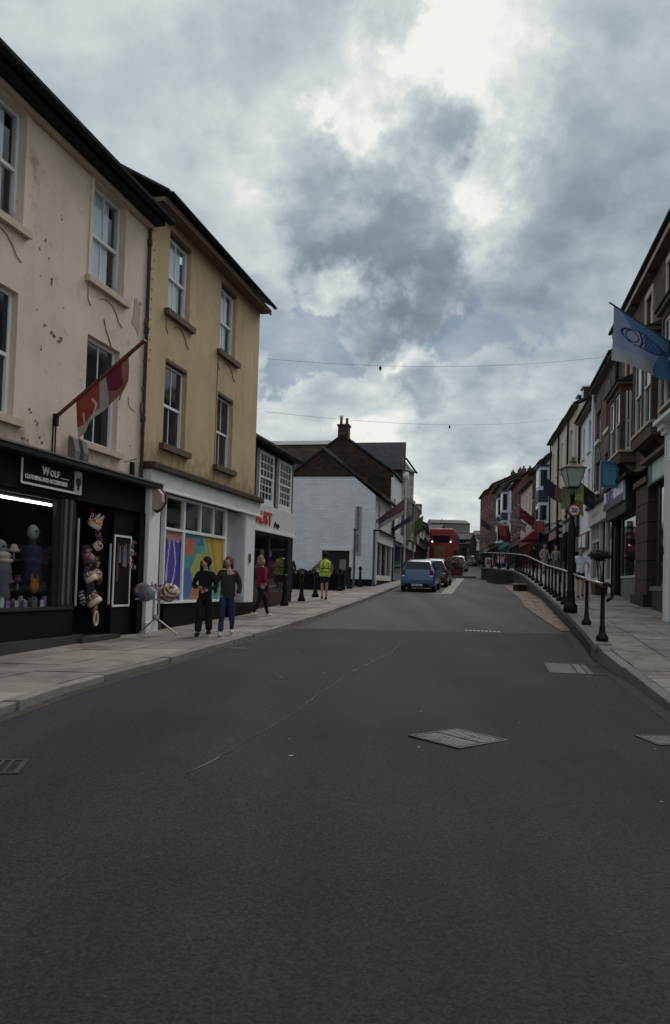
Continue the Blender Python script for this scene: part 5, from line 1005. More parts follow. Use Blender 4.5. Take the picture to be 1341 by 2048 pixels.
# ------------------------------------------------------------------ street furniture
zP = lambda x, y: G(x, y)+.092
proto = thing('bollard', 'x', 'bollard', (0, 0, 0))
MB().lathe([(.14, 0), (.14, .10), (.10, .16), (.075, .3), (.06, .72), (.055, .86)], 12).build('shaft', iron, proto, True)
MB().lathe([(.06, .86), (.10, .89), (.10, .93), (.07, .96), (.085, .99), (.05, 1.04), (.01, 1.05)], 12).build('cap', iron, proto, True)
bl = [((-1.66, 25.3), 'nearest bollard, in front of the red lettered shop'), ((-1.19, 27.6), 'second bollard from the red lettered shop'), ((-.74, 29.9), 'bollard half hidden behind the man in the yellow vest'), ((.25, 34.2), 'bollard just right of the man in the yellow vest'), ((.74, 36.3), 'bollard in front of the right jamb of the dark doorway'), ((1.3, 38.0), 'farthest bollard, between the two thin poles')]
for i, ((x, y), lb) in enumerate(bl):
    o = proto if i == 0 else copy_tree(proto); o.location = (x, y, zP(x, y)-.005); tag(o, 'black iron '+lb, 'bollard', 'black bollards along the left pavement')
# railing
rp = lambda y, o=.17: (rk(y)+o, y, H(rk(y), y)+.02)
rl_ = thing('railing', 'long black railing with pale handrail on the raised right pavement', 'railing', rp(14.05)); ro = Vector(rl_.location); loc = lambda p: tuple(Vector(p)-ro)
pm = MB().lathe([(.11, 0), (.115, .08), (.07, .13), (.055, .2), (.06, .24), (.045, .3), (.038, .95), (.055, .97), (.05, 1.03)], 10).mesh('post', iron, True)
pys = [14.05, 17.4, 23.2]+[23.2+1.75*k for k in range(1, 20)]; pys = [y for y in pys if y < 56]
for y in pys: link('post', pm, rl_, loc(rp(y)))
hp = [(rp(y)[0], y, rp(y)[2]+1.05) for y in sorted(set(pys+fr(20, 58, 1.5)))]; MB().path([loc(p) for p in hp], .032, 8).build('handrail', rail_m, rl_, True)
MB().path([loc((rp(y)[0], y, rp(y)[2]+.12)) for y in fr(40, 58, 1.5)], .02, 6).build('lower_rail', iron, rl_)
e_ = rp(14.05); MB().path([loc(q) for q in ((e_[0], e_[1], e_[2]+1.05), (e_[0]+.07, e_[1]-.06, e_[2]+1.07), (e_[0]+.13, e_[1]-.10, e_[2]+1.0), (e_[0]+.14, e_[1]-.1, e_[2]+.82), (e_[0]+.06, e_[1]-.04, e_[2]+.74))], .03, 7).build('curled_end', iron, rl_, True)
for y in fr(42, 57, .42):
    p = rp(y); MB().tube(loc((p[0], y, p[2]+.12)), loc((p[0], y, p[2]+1.04)), .012, n=5).build('baluster', iron, rl_)
# steps at the terrace end
stp = thing('stone_steps', 'dark stone steps curving down from the far end of the raised pavement', 'steps', (10.75, 48.6, G(10.7, 48)))
for k in range(5): MB().box(-.62, .12, -2.0+.34*k, 1.2, -.1+.19*k, .08+.19*k-.004).build('step', wallst_m, stp)
bx = thing('grit_box', 'small dark box with a pale lid at the foot of the terrace wall', 'grit box', (9.55, 38.6, G(9.5, 38.6)), .2); MB().box(-.26, .26, -.25, .25, 0, .34).build('body', charcoal, bx); MB().box(-.29, .29, -.28, .28, .345, .42).build('lid', stone_trim, bx)
# lamp post with 20 sign
lx, ly = 6.46, 20.5; t = thing('lamp_post', 'old black lamp post with lantern and a round 20 sign above the railing', 'lamp post', (lx, ly, H(lx, ly)+.02))
MB().lathe([(.19, 0), (.19, .18), (.13, .26), (.11, .5), (.125, .55), (.10, .6), (.105, 2.0), (.095, 2.35), (.07, 2.5), (.06, 2.7), (.055, 3.15), (.09, 3.18), (.05, 3.24)], 12).build('post', iron, t, True)
dm = MB().tube((0, -.17, 2.78), (0, -.19, 2.78), .175, n=24).build('sign_disc', mat('sign_red', (.30, .02, .025), .4), t); MB().tube((0, -.1901, 2.78), (0, -.196, 2.78), .13, n=24).build('sign_face', letter_w, dm); MB().tube((0, -.168, 2.78), (0, -.12, 2.78), .18, n=24).build('sign_back', black_p, dm)
text('lettering', '20', .17, letter_k, dm, (0, -.1985, 2.72), align='CENTER', bold=.006)
MB().lathe([(.03, 3.2), (.07, 3.28), (.06, 3.36), (.09, 3.42)], 8).build('collar', mat('verdigris_metal', (.11, .13, .10), .6), t, True)
for k in range(8):
    a = k*.785; MB().path([(math.cos(a)*.04, math.sin(a)*.04, 3.2), (math.cos(a)*.15, math.sin(a)*.15, 3.28), (math.cos(a)*.10, math.sin(a)*.10, 3.42)], .012, 5).build('scroll', MT['verdigris_metal'], t)
la = []
sq = lambda r_, z: [(r_*sx, r_*sy, z) for sx, sy in ((-1, -1), (1, -1), (1, 1), (-1, 1))]
z0, z1, a_, b_ = 3.44, 3.92, .13, .26
for k in range(4): 
    p, q = sq(a_, z0)[k], sq(b_, z1)[k]; p2, q2 = sq(a_, z0)[(k+1) % 4], sq(b_, z1)[(k+1) % 4]
    MB().tube(p, q, .016, n=5).build('lantern_bar', MT['verdigris_metal'], t); MB().quad(p, p2, q2, q).build('lantern_pane', mat('frosted_pane', (.40, .42, .38), .35), t)
f = MB(); f.box(-b_-.03, b_+.03, -b_-.03, b_+.03, z1, z1+.04).build('lantern_rim', mat('rusty_brown', (.09, .055, .04), .8), t); MB().box(-a_-.02, a_+.02, -a_-.02, a_+.02, z0-.04, z0).build('lantern_base', iron, t)
MB().hexa(sq(b_+.01, z1+.04), sq(.09, z1+.17)).build('lantern_roof', mat('brown_lantern_roof', (.16, .12, .09), .7), t); MB().lathe([(.09, z1+.17), (.11, z1+.22), (.03, z1+.27), (.05, z1+.31), (.005, z1+.38)], 8).build('finial', MT['brown_lantern_roof'], t, True)
# traffic signal far on the right pavement
t = thing('traffic_signal', 'black traffic signal head behind the lamp post', 'traffic signal', (10.75, 36, H(10.75, 36)), .3); MB().tube((.12, 0, 0), (.12, 0, 3.0), .05).build('pole', charcoal, t); MB().box(-.12, .12, -.08, .08, 2.1, 3.0).build('housing', black_p, t)
for k in range(3): MB().tube((0, -.08, 2.25+k*.3), (0, -.15, 2.25+k*.3), .09, .1, 10).build('hood', grey_p, t)
# topiary planter
t = thing('topiary_planter', 'clipped flat topped bush on bare stems in a brown tub outside the cream fascia shop', 'plant', (10.35, 29.3, H(10.35, 29.3)+.01)); 
MB().hexa([(-.22, -.22, 0), (.22, -.22, 0), (.22, .22, 0), (-.22, .22, 0)], [(-.28, -.28, .5), (.28, -.28, .5), (.28, .28, .5), (-.28, .28, .5)]).build('tub', mat('terracotta_brown', (.09, .045, .03), .8), t)
MB().path([(-.02, 0, .45), (-.06, 0, .9), (-.14, 0, 1.35)], .022).path([(.05, 0, .45), (.06, 0, .9), (-.02, .05, 1.35)], .02).path([(.1, 0, .45), (.12, 0, .8), (.18, 0, 1.35)], .02).build('stem', mat('dark_bark', (.03, .02, .015), .9), t)
def foliage(n, fx, s0, s1, mt, name, parent, seed=1):
    r_ = random.Random(seed); mb = MB()
    for _ in range(n):
        c = Vector(fx(r_)); a = Vector((r_.uniform(-1, 1), r_.uniform(-1, 1), r_.uniform(-1, 1))).normalized(); b = a.orthogonal().normalized(); s_ = r_.uniform(s0, s1); mb.quad(c-a*s_, c-b*s_*.5, c+a*s_, c+b*s_*.5)
    return mb.build(name, mt, parent)
def ell(cx, cy, cz, rx, ry, rz):
    def f(r_):
        v = Vector((r_.gauss(0, 1), r_.gauss(0, 1), r_.gauss(0, 1))).normalized()*(r_.uniform(.55, 1.05)); return (cx+v.x*rx, cy+v.y*ry, cz+v.z*rz)
    return f
dleaf = mat('dark_leaves', (.020, .026, .018), .7, .4, 5)
tag(foliage(1500, ell(-.0, 0, 1.52, .44, .44, .22), .02, .045, dleaf, 'foliage', t), kind='stuff'); MB().ball((0, 0, 1.52), .2, 6, (1.8, 1.8, .8)).build('crown_core', dleaf, t)
# hedge planter in the yard
t = thing('hedge_planter', 'long black planter with a low dark hedge in front of the white gable wall', 'planter', (-1.0, 35.2, zP(-1, 35.2)), R(-8)); MB().box(-1.9, 1.5, -.3, .3, 0, .72).build('trough', black_p, t); MB().box(-1.95, 1.55, -.35, .35, .72, .78).build('rim', charcoal, t)
def hf(r_): x = r_.uniform(-1.9, 1.5); return (x, r_.uniform(-.3, .3), .78+r_.random()**.7*(.22+.14*math.sin(x*3.1)+.08*math.sin(x*9)))
tag(foliage(1800, hf, .03, .07, dleaf, 'foliage', t, 3), kind='stuff')
# wooden street planter
t = thing('street_planter', 'brown wooden street planter with trailing red and green plants by the parked cars', 'planter', (9.1, 57.5, G(9.1, 57.5)), .25)
for k in range(5): MB().box(-.55, .55, -.55, .55, .15*k+.02, .15*k+.155).build('plank', mat('brown_planter_wood', (.10, .045, .03), .8, .2, 6, rnd=.2), t)
tag(foliage(1500, ell(0, 0, 1.15, .75, .6, .5), .04, .09, mat('rusty_leaves', (.13, .06, .03), .8, .5, 4), 'foliage', t, 4), kind='stuff'); tag(foliage(900, ell(.3, -.2, .85, .55, .5, .35), .04, .08, leaf, 'foliage', t, 5), kind='stuff')
kb = thing('planter_kerb', 'pale kerb ring round the wooden street planter', 'kerb', (9.1, 57.2, G(9.1, 57)), .25); MB().box(-1.5, 1.1, -1.6, -1.3, -.1, .12).build('kerb_stone', granite, kb); MB().box(.8, 1.1, -1.29, 2, -.1, .12).build('kerb_stone', granite, kb)

# ------------------------------------------------------------------ flags, banners, wires
def flag(label, mount, tip, drop0, drop1, colf, f0=.0, f1=.9, pole_r=.02, wave=.08, nx=60, ny=40, pole_m=None, slant=0., group=None, ext=(0, 0)):
    mo, ti = Vector(mount), Vector(tip); t = thing('flag', label, 'flag', mount, 0, group); d = ti-mo
    MB().tube((0, 0, 0), d, pole_r).build('pole', pole_m or maroon, t); MB().box(-.05, .05, -.05, .05, -.14, .06).build('bracket', black_p, t)
    n = d.cross(Vector((0, 0, 1))).normalized(); h = Vector((d.x, d.y, 0)).normalized()
    def pos(u, v):     # u=0 at the tip
        p = d*(1-(f0+(f1-f0)*u)); dr = drop0+(drop1-drop0)*u
        q = p+Vector((0, 0, -dr*v))+h*(-slant*v)+n*wave*v*(math.sin(u*9+v*2)+.5*math.sin(u*17-v*4)); q.z -= pole_r; return tuple(q)
    sheet('cloth', nx, ny, pos, colf, CLOTH, t, .004); return t
def fishflag(u, v):
    du, dv = (u-.43)/.31, (v-.37)/.20; rr = abs(du)**1.7+dv*dv*1.3
    fish = rr < 1
    if .86 < rr < 1.05 or (fish and abs(math.sin(u*70+v*26)) < .30 and u > .40) or (fish and (.25 < (du+.5)**2*4+dv**2 < .38)) or (fish and abs(du+.05+.2*dv*dv) < .05): return (.03, .07, .25)
    if fish: return (.48, .50, .64) if u < .45 else (.16, .26, .52)
    if u > .66 and abs(v-.36) < (u-.66)*.7 and u < .8: return (.06, .12, .32)
    if v > .86-.1*u and u < .6: return (.58, .58, .62)
    if u*.9+.1-v*.55 > .22 and v < .35: return (.18, .33, .54)
    if u > .55+.25*(1-v) : return (.13, .27, .50)
    return (.42, .50, .68) if v < .72 else (.52, .57, .68)
flag('big pale blue and white flag with a blue fish drawing on the brown stone building', (9.16, 19.9, 8.0), (6.95, 19.3, 9.02), 1.40, .95, fishflag, .06, .97, .022, .05, 150, 100, pole_m=mat('steel_blue_pole', (.05, .09, .13), .5))
def redflag(u, v):
    if u < .12: return (.36, .16, .15)
    if u < .42: return (.20, .035, .06) if v < .62+.2*math.sin(u*9) else (.33, .14, .12)
    if u < .56: return (.42, .36, .38)
    if abs(u-.66-.05*math.sin(v*7)) < .018 and v > .3: return (.6, .45, .4)
    if abs(u-.86) < .018 and v > .5: return (.6, .42, .38)
    return (.34, .075, .05) if v < .85-.9*(u-.62)**2 else (.48, .44, .42)
def rdrop(u): return 1
t = flag('faded red and white flag on a slanting pole at the cream building', (-4.93, 12.94, 4.23), (-3.31, 12.52, 5.50), .44, .64, redflag, .18, .76, .035, .05, 90, 60, pole_m=mat('red_brown_pole', (.14, .04, .025), .6), slant=-.05)
MB().hexa([(1.22, -.37, .93), (1.28, -.33, .93), (1.28, -.30, .99), (1.22, -.34, .99)], [(1.60, -.42, 1.25), (1.61, -.41, 1.25), (1.61, -.40, 1.26), (1.60, -.41, 1.26)]).build('pole_sleeve', MT['red_brown_pole'], t)
f2 = lambda c1, c2, c3, k=.5: (lambda u, v: c1 if u < k and v < .6 else (c2 if v < .75-.2*u else c3))
flag('dark red flag with pale end, nearest flag on the white gable building', (2.15, 39.5, 4.87), (3.68, 39.15, 6.1), .75, .5, f2((.22, .10, .12), (.12, .07, .10), (.40, .38, .40)), .1, .95)
flag('narrow slate blue flag beyond the dark red flag on the left', (3.35, 45, 4.86), (4.56, 44.7, 5.7), .30, .25, f2((.10, .11, .18), (.08, .09, .14), (.14, .14, .2)), .0, .95, pole_m=charcoal)
flag('green flag above the blue car on the left', (4.95, 52, 5.4), (6.02, 51.8, 6.35), 1.0, 1.0, f2((.12, .22, .07), (.16, .26, .10), (.10, .15, .07)), .0, 1.0, pole_m=charcoal)
flag('olive and dark green flag on the arched window house, right of the lamp post', (12.1, 34.5, 5.8), (11.02, 34.7, 6.72), .95, .75, lambda u, v: (.20, .25, .18) if u < .35 and v < .6 else ((.35, .38, .12) if u < .45 else ((.05, .08, .09) if v > .25+.5*(1-u) else (.03, .04, .04))), .0, .85, pole_m=charcoal)
flag('olive cloth of a second green flag just left of the arched window house flag', (11.6, 35.2, 6.2), (10.6, 35.2, 6.35), 1.0, 1.2, lambda u, v: (.24, .28, .17) if u < .6 else (.34, .37, .13), .0, 1.0, pole_m=charcoal)
flag('dark purple flag with rusty end at the cream terrace', (14.5, 48, 7.87), (13.25, 48.2, 8.85), 1.1, .9, lambda u, v: (.04, .04, .07) if u < .62 else (.22, .13, .12), .05, .95, pole_m=charcoal)
for i, (y, z, c, lb) in enumerate(((62, 7.2, (.25, .06, .10), 'pink red flag near the red shop front'), (70, 7.5, (.33, .32, .33), 'pale flag over the pink house'), (90, 9.0, (.30, .32, .36), 'striped pale flag at the pale blue house'), (110, 10.5, (.12, .12, .16), 'dark flag by the tall brick house'), (118, 9.0, (.36, .36, .38), 'white flag near the crest'))):
    x = rf(y)-.05; flag(lb, (x, y, z), (x-1.6, y-.1, z+1.1), .9, .8, lambda u, v, c=c: c if (u+v) % .5 < .35 else tuple(q*.5 for q in c), .05, .95, nx=20, ny=14, pole_m=charcoal)
def hsign(nm, label, x, y, zc_, w, h, colf, fm, rz=0., txt=None, arm=1.0, cat='sign'):
    t = thing(nm, label, cat, (x, y, zc_), rz); MB().box(-w/2, w/2, -.02, .02, -h/2, h/2).build('board', fm, t)
    sheet('face', 24, 30, lambda u, v: (-w/2+.02+(w-.04)*u, -.024, -h/2+.02+(h-.04)*v), colf, PRINT, t); MB().tube((w/2, 0, h*.3), (w/2+arm, 0, h*.3), .02).build('bracket', iron, t)
    return t
hsign('hanging_banner', 'pale blue square hanging sign on the brown stone building', 9.83, 27, 5.72, .66, .98, lambda u, v: (.05, .16, .32) if v > .88 or v < .1 else ((.08, .20, .38) if abs(u-.5) < .06 and v > .25 or abs(v-.8) < .03 else (.12, .30, .48) if abs(u-.5) < .36 else (.06, .18, .34)), mat('blue_sign_edge', (.22, .28, .40), .5), 0, arm=.6)
hsign('hanging_banner', 'small dark blue square banner on the slate block', 6.08, 56, 7.2, .62, .82, lambda u, v: (.10, .16, .32) if (u-.5)**2+(v-.5)**2 < .05 else (.02, .05, .16), mat('navy_edge', (.02, .04, .12), .5), 0, arm=-.75)
hsign('hanging_sign', 'red hanging sign with faint lines over the raised pavement', 13.6, 50, 5.67, .66, .78, lambda u, v: (.34, .16, .16) if abs((v*7) % 1-.5) < .14 and .15 < u < .85 else (.30, .02, .03), mat('red_sign_edge', (.25, .12, .12), .5), 0, arm=.9)
t = thing('hanging_banner', 'orange red banner with white top hanging near the far terrace end', 'banner', (16.2, 72, 7.0)); sheet('cloth', 16, 16, lambda u, v: (-.55+1.1*u+.1*math.sin(v*5), .05*math.sin(u*8), -.8+1.7*v-.3*u), lambda u, v: (.45, .42, .42) if v > .85 else ((.14, .03, .03) if (u > .6 or v < .25) else (.36, .085, .06)), CLOTH, t, .01); MB().tube((.9, 0, .9), (2.2, 0, .6), .03).build('bracket', charcoal, t)
t = thing('awning', 'dark red awning over the shop by the terrace steps', 'awning', (16.2, 60.5, 5.4), math.atan2(-.98, -.14)); MB().hexa([(-2.5, -1.2, 0), (2.0, -1.2, 0), (2.0, 0, 0), (-2.5, 0, 0)], [(-2.5, -1.15, .05), (2.0, -1.15, .05), (2.0, 0, 1.0), (-2.5, 0, 1.0)]).build('canopy', mat('red_awning', (.22, .025, .04), .8), t)
def wire(label, a, b, sag, bulb_t):
    a, b = Vector(a), Vector(b); t = thing('overhead_wire', label, 'wire', a); P = lambda k: (b-a)*k+Vector((0, 0, -4*sag*k*(1-k)))
    MB().path([P(k/30) for k in range(31)], .0055, 5).build('cable', mat('grey_cable', (.30, .31, .33), .8), t); MB().ball(P(bulb_t)+Vector((0, 0, -.09)), .045, 6, (1, 1, 1.6)).tube(P(bulb_t), P(bulb_t)+Vector((0, 0, -.06)), .012).build('lamp_bulb', charcoal, t)
wire('upper thin wire with a small bulb strung across the street', (-2.3, 22.9, 8.35), (11.1, 29.5, 10.9), .35, .27)
wire('lower thin wire with a small bulb strung across the street', (-2.3, 23.1, 6.75), (13.9, 44.5, 11.85), .45, .44)

# ------------------------------------------------------------------ vehicles
def car(label, x, y, rz, paint, L_=4.05, W_=1.68, H_=1.58, plate='WK07 LXB', nm='parked_car', lights=(.22, .02, .02)):
    t = thing(nm, label, 'car', (x, y, G(x, y)), rz); sl = math.atan2(G(x, y+2)-G(x, y), 2); t.rotation_euler = (sl, 0, rz)
    s = H_/1.58; w = W_/2
    ST = [(0, .34, .60, .62, w*.90, w*.80), (.05, .24, .74, .77, w*.95, w*.86), (.10, .21, .98, 1.03, w*.97, w*.84), (.22, .2, 1.02, 1.14, w, w*.82), (.46, .2, 1.03, 1.50, w, w*.72), (.85, .2, 1.02, 1.565, w, w*.70), (1.7, .2, 1.0, 1.58, w, w*.72), (2.3, .2, .98, 1.54, w, w*.71), (2.65, .2, .97, 1.40, w, w*.74), (3.1, .2, .95, 1.04, w*.99, w*.84), (3.4, .2, .90, .96, w*.98, w*.8), (3.8, .24, .76, .82, w*.93, w*.74), (3.98, .28, .60, .66, w*.84, w*.66), (4.05, .34, .5, .52, w*.74, w*.6)]
    k_ = L_/4.05; mb = MB(); n = 12
    for (yy, a, b, c, ww, wr) in ST:
        yy *= k_; half = [(ww*.86, a), (ww*.98, a+.12), (ww, (a+b)/2), (ww*.985, b-.06), (wr+(ww-wr)*.75, b+.01), (wr+.02, c-.05 if c-b > .1 else (b+c)/2), (wr*.8, c)]
        mb.v += [(px_, yy, pz*s) for px_, pz in half]+[(-px_, yy, pz*s) for px_, pz in reversed(half)]
    n = 14
    for j in range(len(ST)-1): mb.f += [(j*n+i, j*n+(i+1) % n, (j+1)*n+(i+1) % n, (j+1)*n+i) for i in range(n)]
    mb.f += [tuple(range(n-1, -1, -1)), tuple((len(ST)-1)*n+i for i in range(n))]
    o = mb.build('body', paint, t, True); sb = o.modifiers.new('sub', 'SUBSURF'); sb.levels = sb.render_levels = 2
    gm = mat('car_glass', (.010, .012, .018), .08, .2, 2, spec=.4)
    wl_ = lambda pts, nm_: MB().hexa([(a, b-.0, c*s) for a, b, c in pts], [(a, b-.012, c*s) for a, b, c in pts]).build(nm_, gm, t)
    wl_([(-w*.78, .175, 1.10), (w*.78, .175, 1.10), (w*.64, .375, 1.46), (-w*.64, .375, 1.46)][::-1], 'rear_window')
    for sg_ in (-1, 1):
        for (ya, yb, ta, tb) in ((.55, 1.30, 0, 0), (1.38, 2.25, 0, 0), (2.3, 2.85, 0, -.22)):
            ya, yb = ya*k_, yb*k_; p = [(sg_*(w*.965), ya, 1.06*s), (sg_*(w*.965), yb, 1.04*s), (sg_*(w*.80), yb, (1.46+tb)*s), (sg_*(w*.79), ya, 1.46*s)]
            q_ = [(a+sg_*.012, b, c) for a, b, c in p]; MB().hexa(p, q_).build('side_window', gm, t)
        lr = mat('tail_lamp', (.08, .02, .035), .2) if lights[0] > .1 else None
        if lr: MB().box(sg_*w*.80-.075, sg_*w*.80+.075, .055, .16, .82*s, 1.06*s).build('tail_light', lr, t); MB().box(sg_*w*.80-.07, sg_*w*.80+.075, .045, .12, .72*s, .816*s).build('lamp_lens', letter_w, t)
        MB().hexa([(sg_*w, 2.55*k_, .98*s), (sg_*(w+.16), 2.55*k_, .98*s), (sg_*(w+.16), 2.68*k_, .98*s), (sg_*w, 2.68*k_, .98*s)], [(sg_*w, 2.55*k_, 1.12*s), (sg_*(w+.18), 2.55*k_, 1.12*s), (sg_*(w+.18), 2.68*k_, 1.12*s), (sg_*w, 2.68*k_, 1.12*s)]).build('mirror', paint, t)
    b = MB().box(-w*.93, w*.93, -.035, .10, .40*s, .62*s).build('bumper', paint, t); bevel(b, .03, 3); MB().box(-w*.7, w*.7, -.03, .03, .26*s, .38*s).build('lower_trim', black_p, t)
    MB().box(-w*.55, w*.55, .045, .10, .66*s, .73*s).build('tailgate_recess', gm, t); pl_ = MB().box(-.26, .26, -.045, -.036, .30*s, .40*s).build('number_plate', letter_w, t); text('lettering', plate, .09, letter_k, pl_, (-.23, -.048, .315*s), sx=.95)
    MB().tube((0, .10, .93*s), (0, .075, .93*s), .045, n=12).build('badge', steel, t); MB().tube((-w*.4, .3, 1.5*s), (-w*.4, .3, 1.5*s+.01), .01).build('aerial', black_p, t)
    return t
def add_wheels(t, w, k_, r_=.31):
    for sg_ in (-1, 1):
        for yy in (.78, 3.22):
            c = (sg_*(w-.10), yy*k_, r_); tw = MB().tube((-.10, 0, 0), (.10, 0, 0), r_, n=20).build('tyre', black_p, t, loc=c); bevel(tw, .03, 2)
            MB().tube((sg_*.101, 0, 0), (sg_*.112, 0, 0), r_*.66, n=16).build('rim', steel, tw)
            MB().tube((sg_*.112, 0, 0), (sg_*.12, 0, 0), r_*.15, n=8).build('hub_cap', charcoal, tw)
def paintm(nm, c, coat=.6): 
    a = mat(nm, c, .35, .04, 2, spec=.5); a.node_tree.nodes['Principled BSDF'].inputs['Coat Weight'].default_value = coat; return a
def mkcar(label, x, y, rz, paint, **k):
    t = car(label, x, y, rz, paint, **k); add_wheels(t, k.get('W_', 1.68)/2, k.get('L_', 4.05)/4.05); return t
mkcar('blue hatchback parked on the left, seen from behind', 3.96, 35.9, R(-12.5), paintm('blue_car_paint', (.04, .095, .235)))
mkcar('dark reddish brown car parked in front of the blue hatchback', 5.30, 41.0, R(-13), paintm('dark_car_paint', (.07, .022, .02)), plate='EX05 KJO', lights=(.2, 0, 0))
mkcar('white car standing beyond the wooden street planter', 11.9, 73, R(-14), paintm('white_car_paint', (.5, .5, .5)), plate='YD12 HCN')
mkcar('dark grey car high up the street near the crest', 19.5, 108, R(-14), paintm('grey_car_paint', (.05, .05, .055)), plate='MT16 RRU')
# red bus
bx_, by_ = 10.75, 76.; t = thing('bus', 'red double decker bus seen from behind further up the left side', 'bus', (bx_, by_, G(bx_, by_)), R(-13)); w = 1.2; rp_ = paintm('bus_red', (.26, .018, .018), .3)
b = MB().box(-w, w, 0, 10, .28, 4.3).build('body', rp_, t); bevel(b, .16, 4)
MB().box(-w*.72, w*.72, -.02, .0, 2.85, 3.55).build('rear_window', mat('car_glass', (.012, .014, .018), .06), t); MB().box(-w*.62, w*.35, -.03, -.021, 1.3, 2.55).build('advert_panel', flat('bus_advert', (.22, .12, .05)), t); MB().box(-w*.7, w*.7, -.02, .0, .62, 1.1).build('engine_grille', maroon, t)
MB().box(-w*.9, w*.9, -.05, .0, 3.62, 3.70).build('top_band', flat('bus_band', (.32, .10, .09)), t)
for sg_ in (-1, 1):
    MB().tube((sg_*.93, -.02, 2.95), (sg_*.93, -.05, 2.95), .09, n=10).build('marker_lamp', emit_mat('white_marker_lamp', (1, .9, .85), 1.0) if 'white_marker_lamp' not in MT else MT['white_marker_lamp'], t); MB().box(sg_*1.0-.08, sg_*1.0+.08, -.03, .0, .9, 1.3).build('tail_light', MT['tail_lamp'], t)
    for k in range(5):
        for z in (1.45, 3.0): MB().box(sg_*(w+.001), sg_*(w+.012), .7+k*1.85, 2.3+k*1.85, z, z+.75).build('side_window', MT['car_glass'], t)
    for yy in (2.4, 7.8): MB().tube((sg_*(w-.25), yy, .48), (sg_*(w+.01), yy, .48), .48, n=18).build('tyre', black_p, t)
pl_ = MB().box(-.26, .26, -.035, -.02, .42, .53).build('number_plate', pal[0], t)

# ------------------------------------------------------------------ people
def skinmesh(name, nodes, edges, mt, parent, root, lvl=1, scale=1.):
    ids = {k: i for i, k in enumerate(nodes)}; me = bpy.data.meshes.new(name); me.from_pydata([Vector(nodes[k][0])*scale for k in nodes], [(ids[a], ids[b]) for a, b in edges], [])
    o = bpy.data.objects.new(name, me); COL.objects.link(o); sm = o.modifiers.new('skin', 'SKIN'); sk = me.skin_vertices[0].data
    for k, i in ids.items():
        r_ = nodes[k][1]; r_ = (r_, r_) if not isinstance(r_, tuple) else r_; sk[i].radius = (r_[0]*scale, r_[1]*scale); sk[i].use_root = (k == root)
    sb = o.modifiers.new('sub', 'SUBSURF'); sb.levels = sb.render_levels = lvl
    dg = bpy.context.evaluated_depsgraph_get(); m2 = bpy.data.meshes.new_from_object(o.evaluated_get(dg)); bpy.data.objects.remove(o)
    if name in ('top', 'trousers', 'shorts'):   # cloth creases
        for v_ in m2.vertices:
            c_ = v_.co*9; v_.co += v_.normal*(mnoise.noise(Vector((c_.x, c_.y, c_.z*.6+parent.location.x*7)))*.018)
    m2.materials.clear(); m2.materials.append(mt); m2.polygons.foreach_set('use_smooth', [True]*len(m2.polygons)); return link(name, m2, parent)
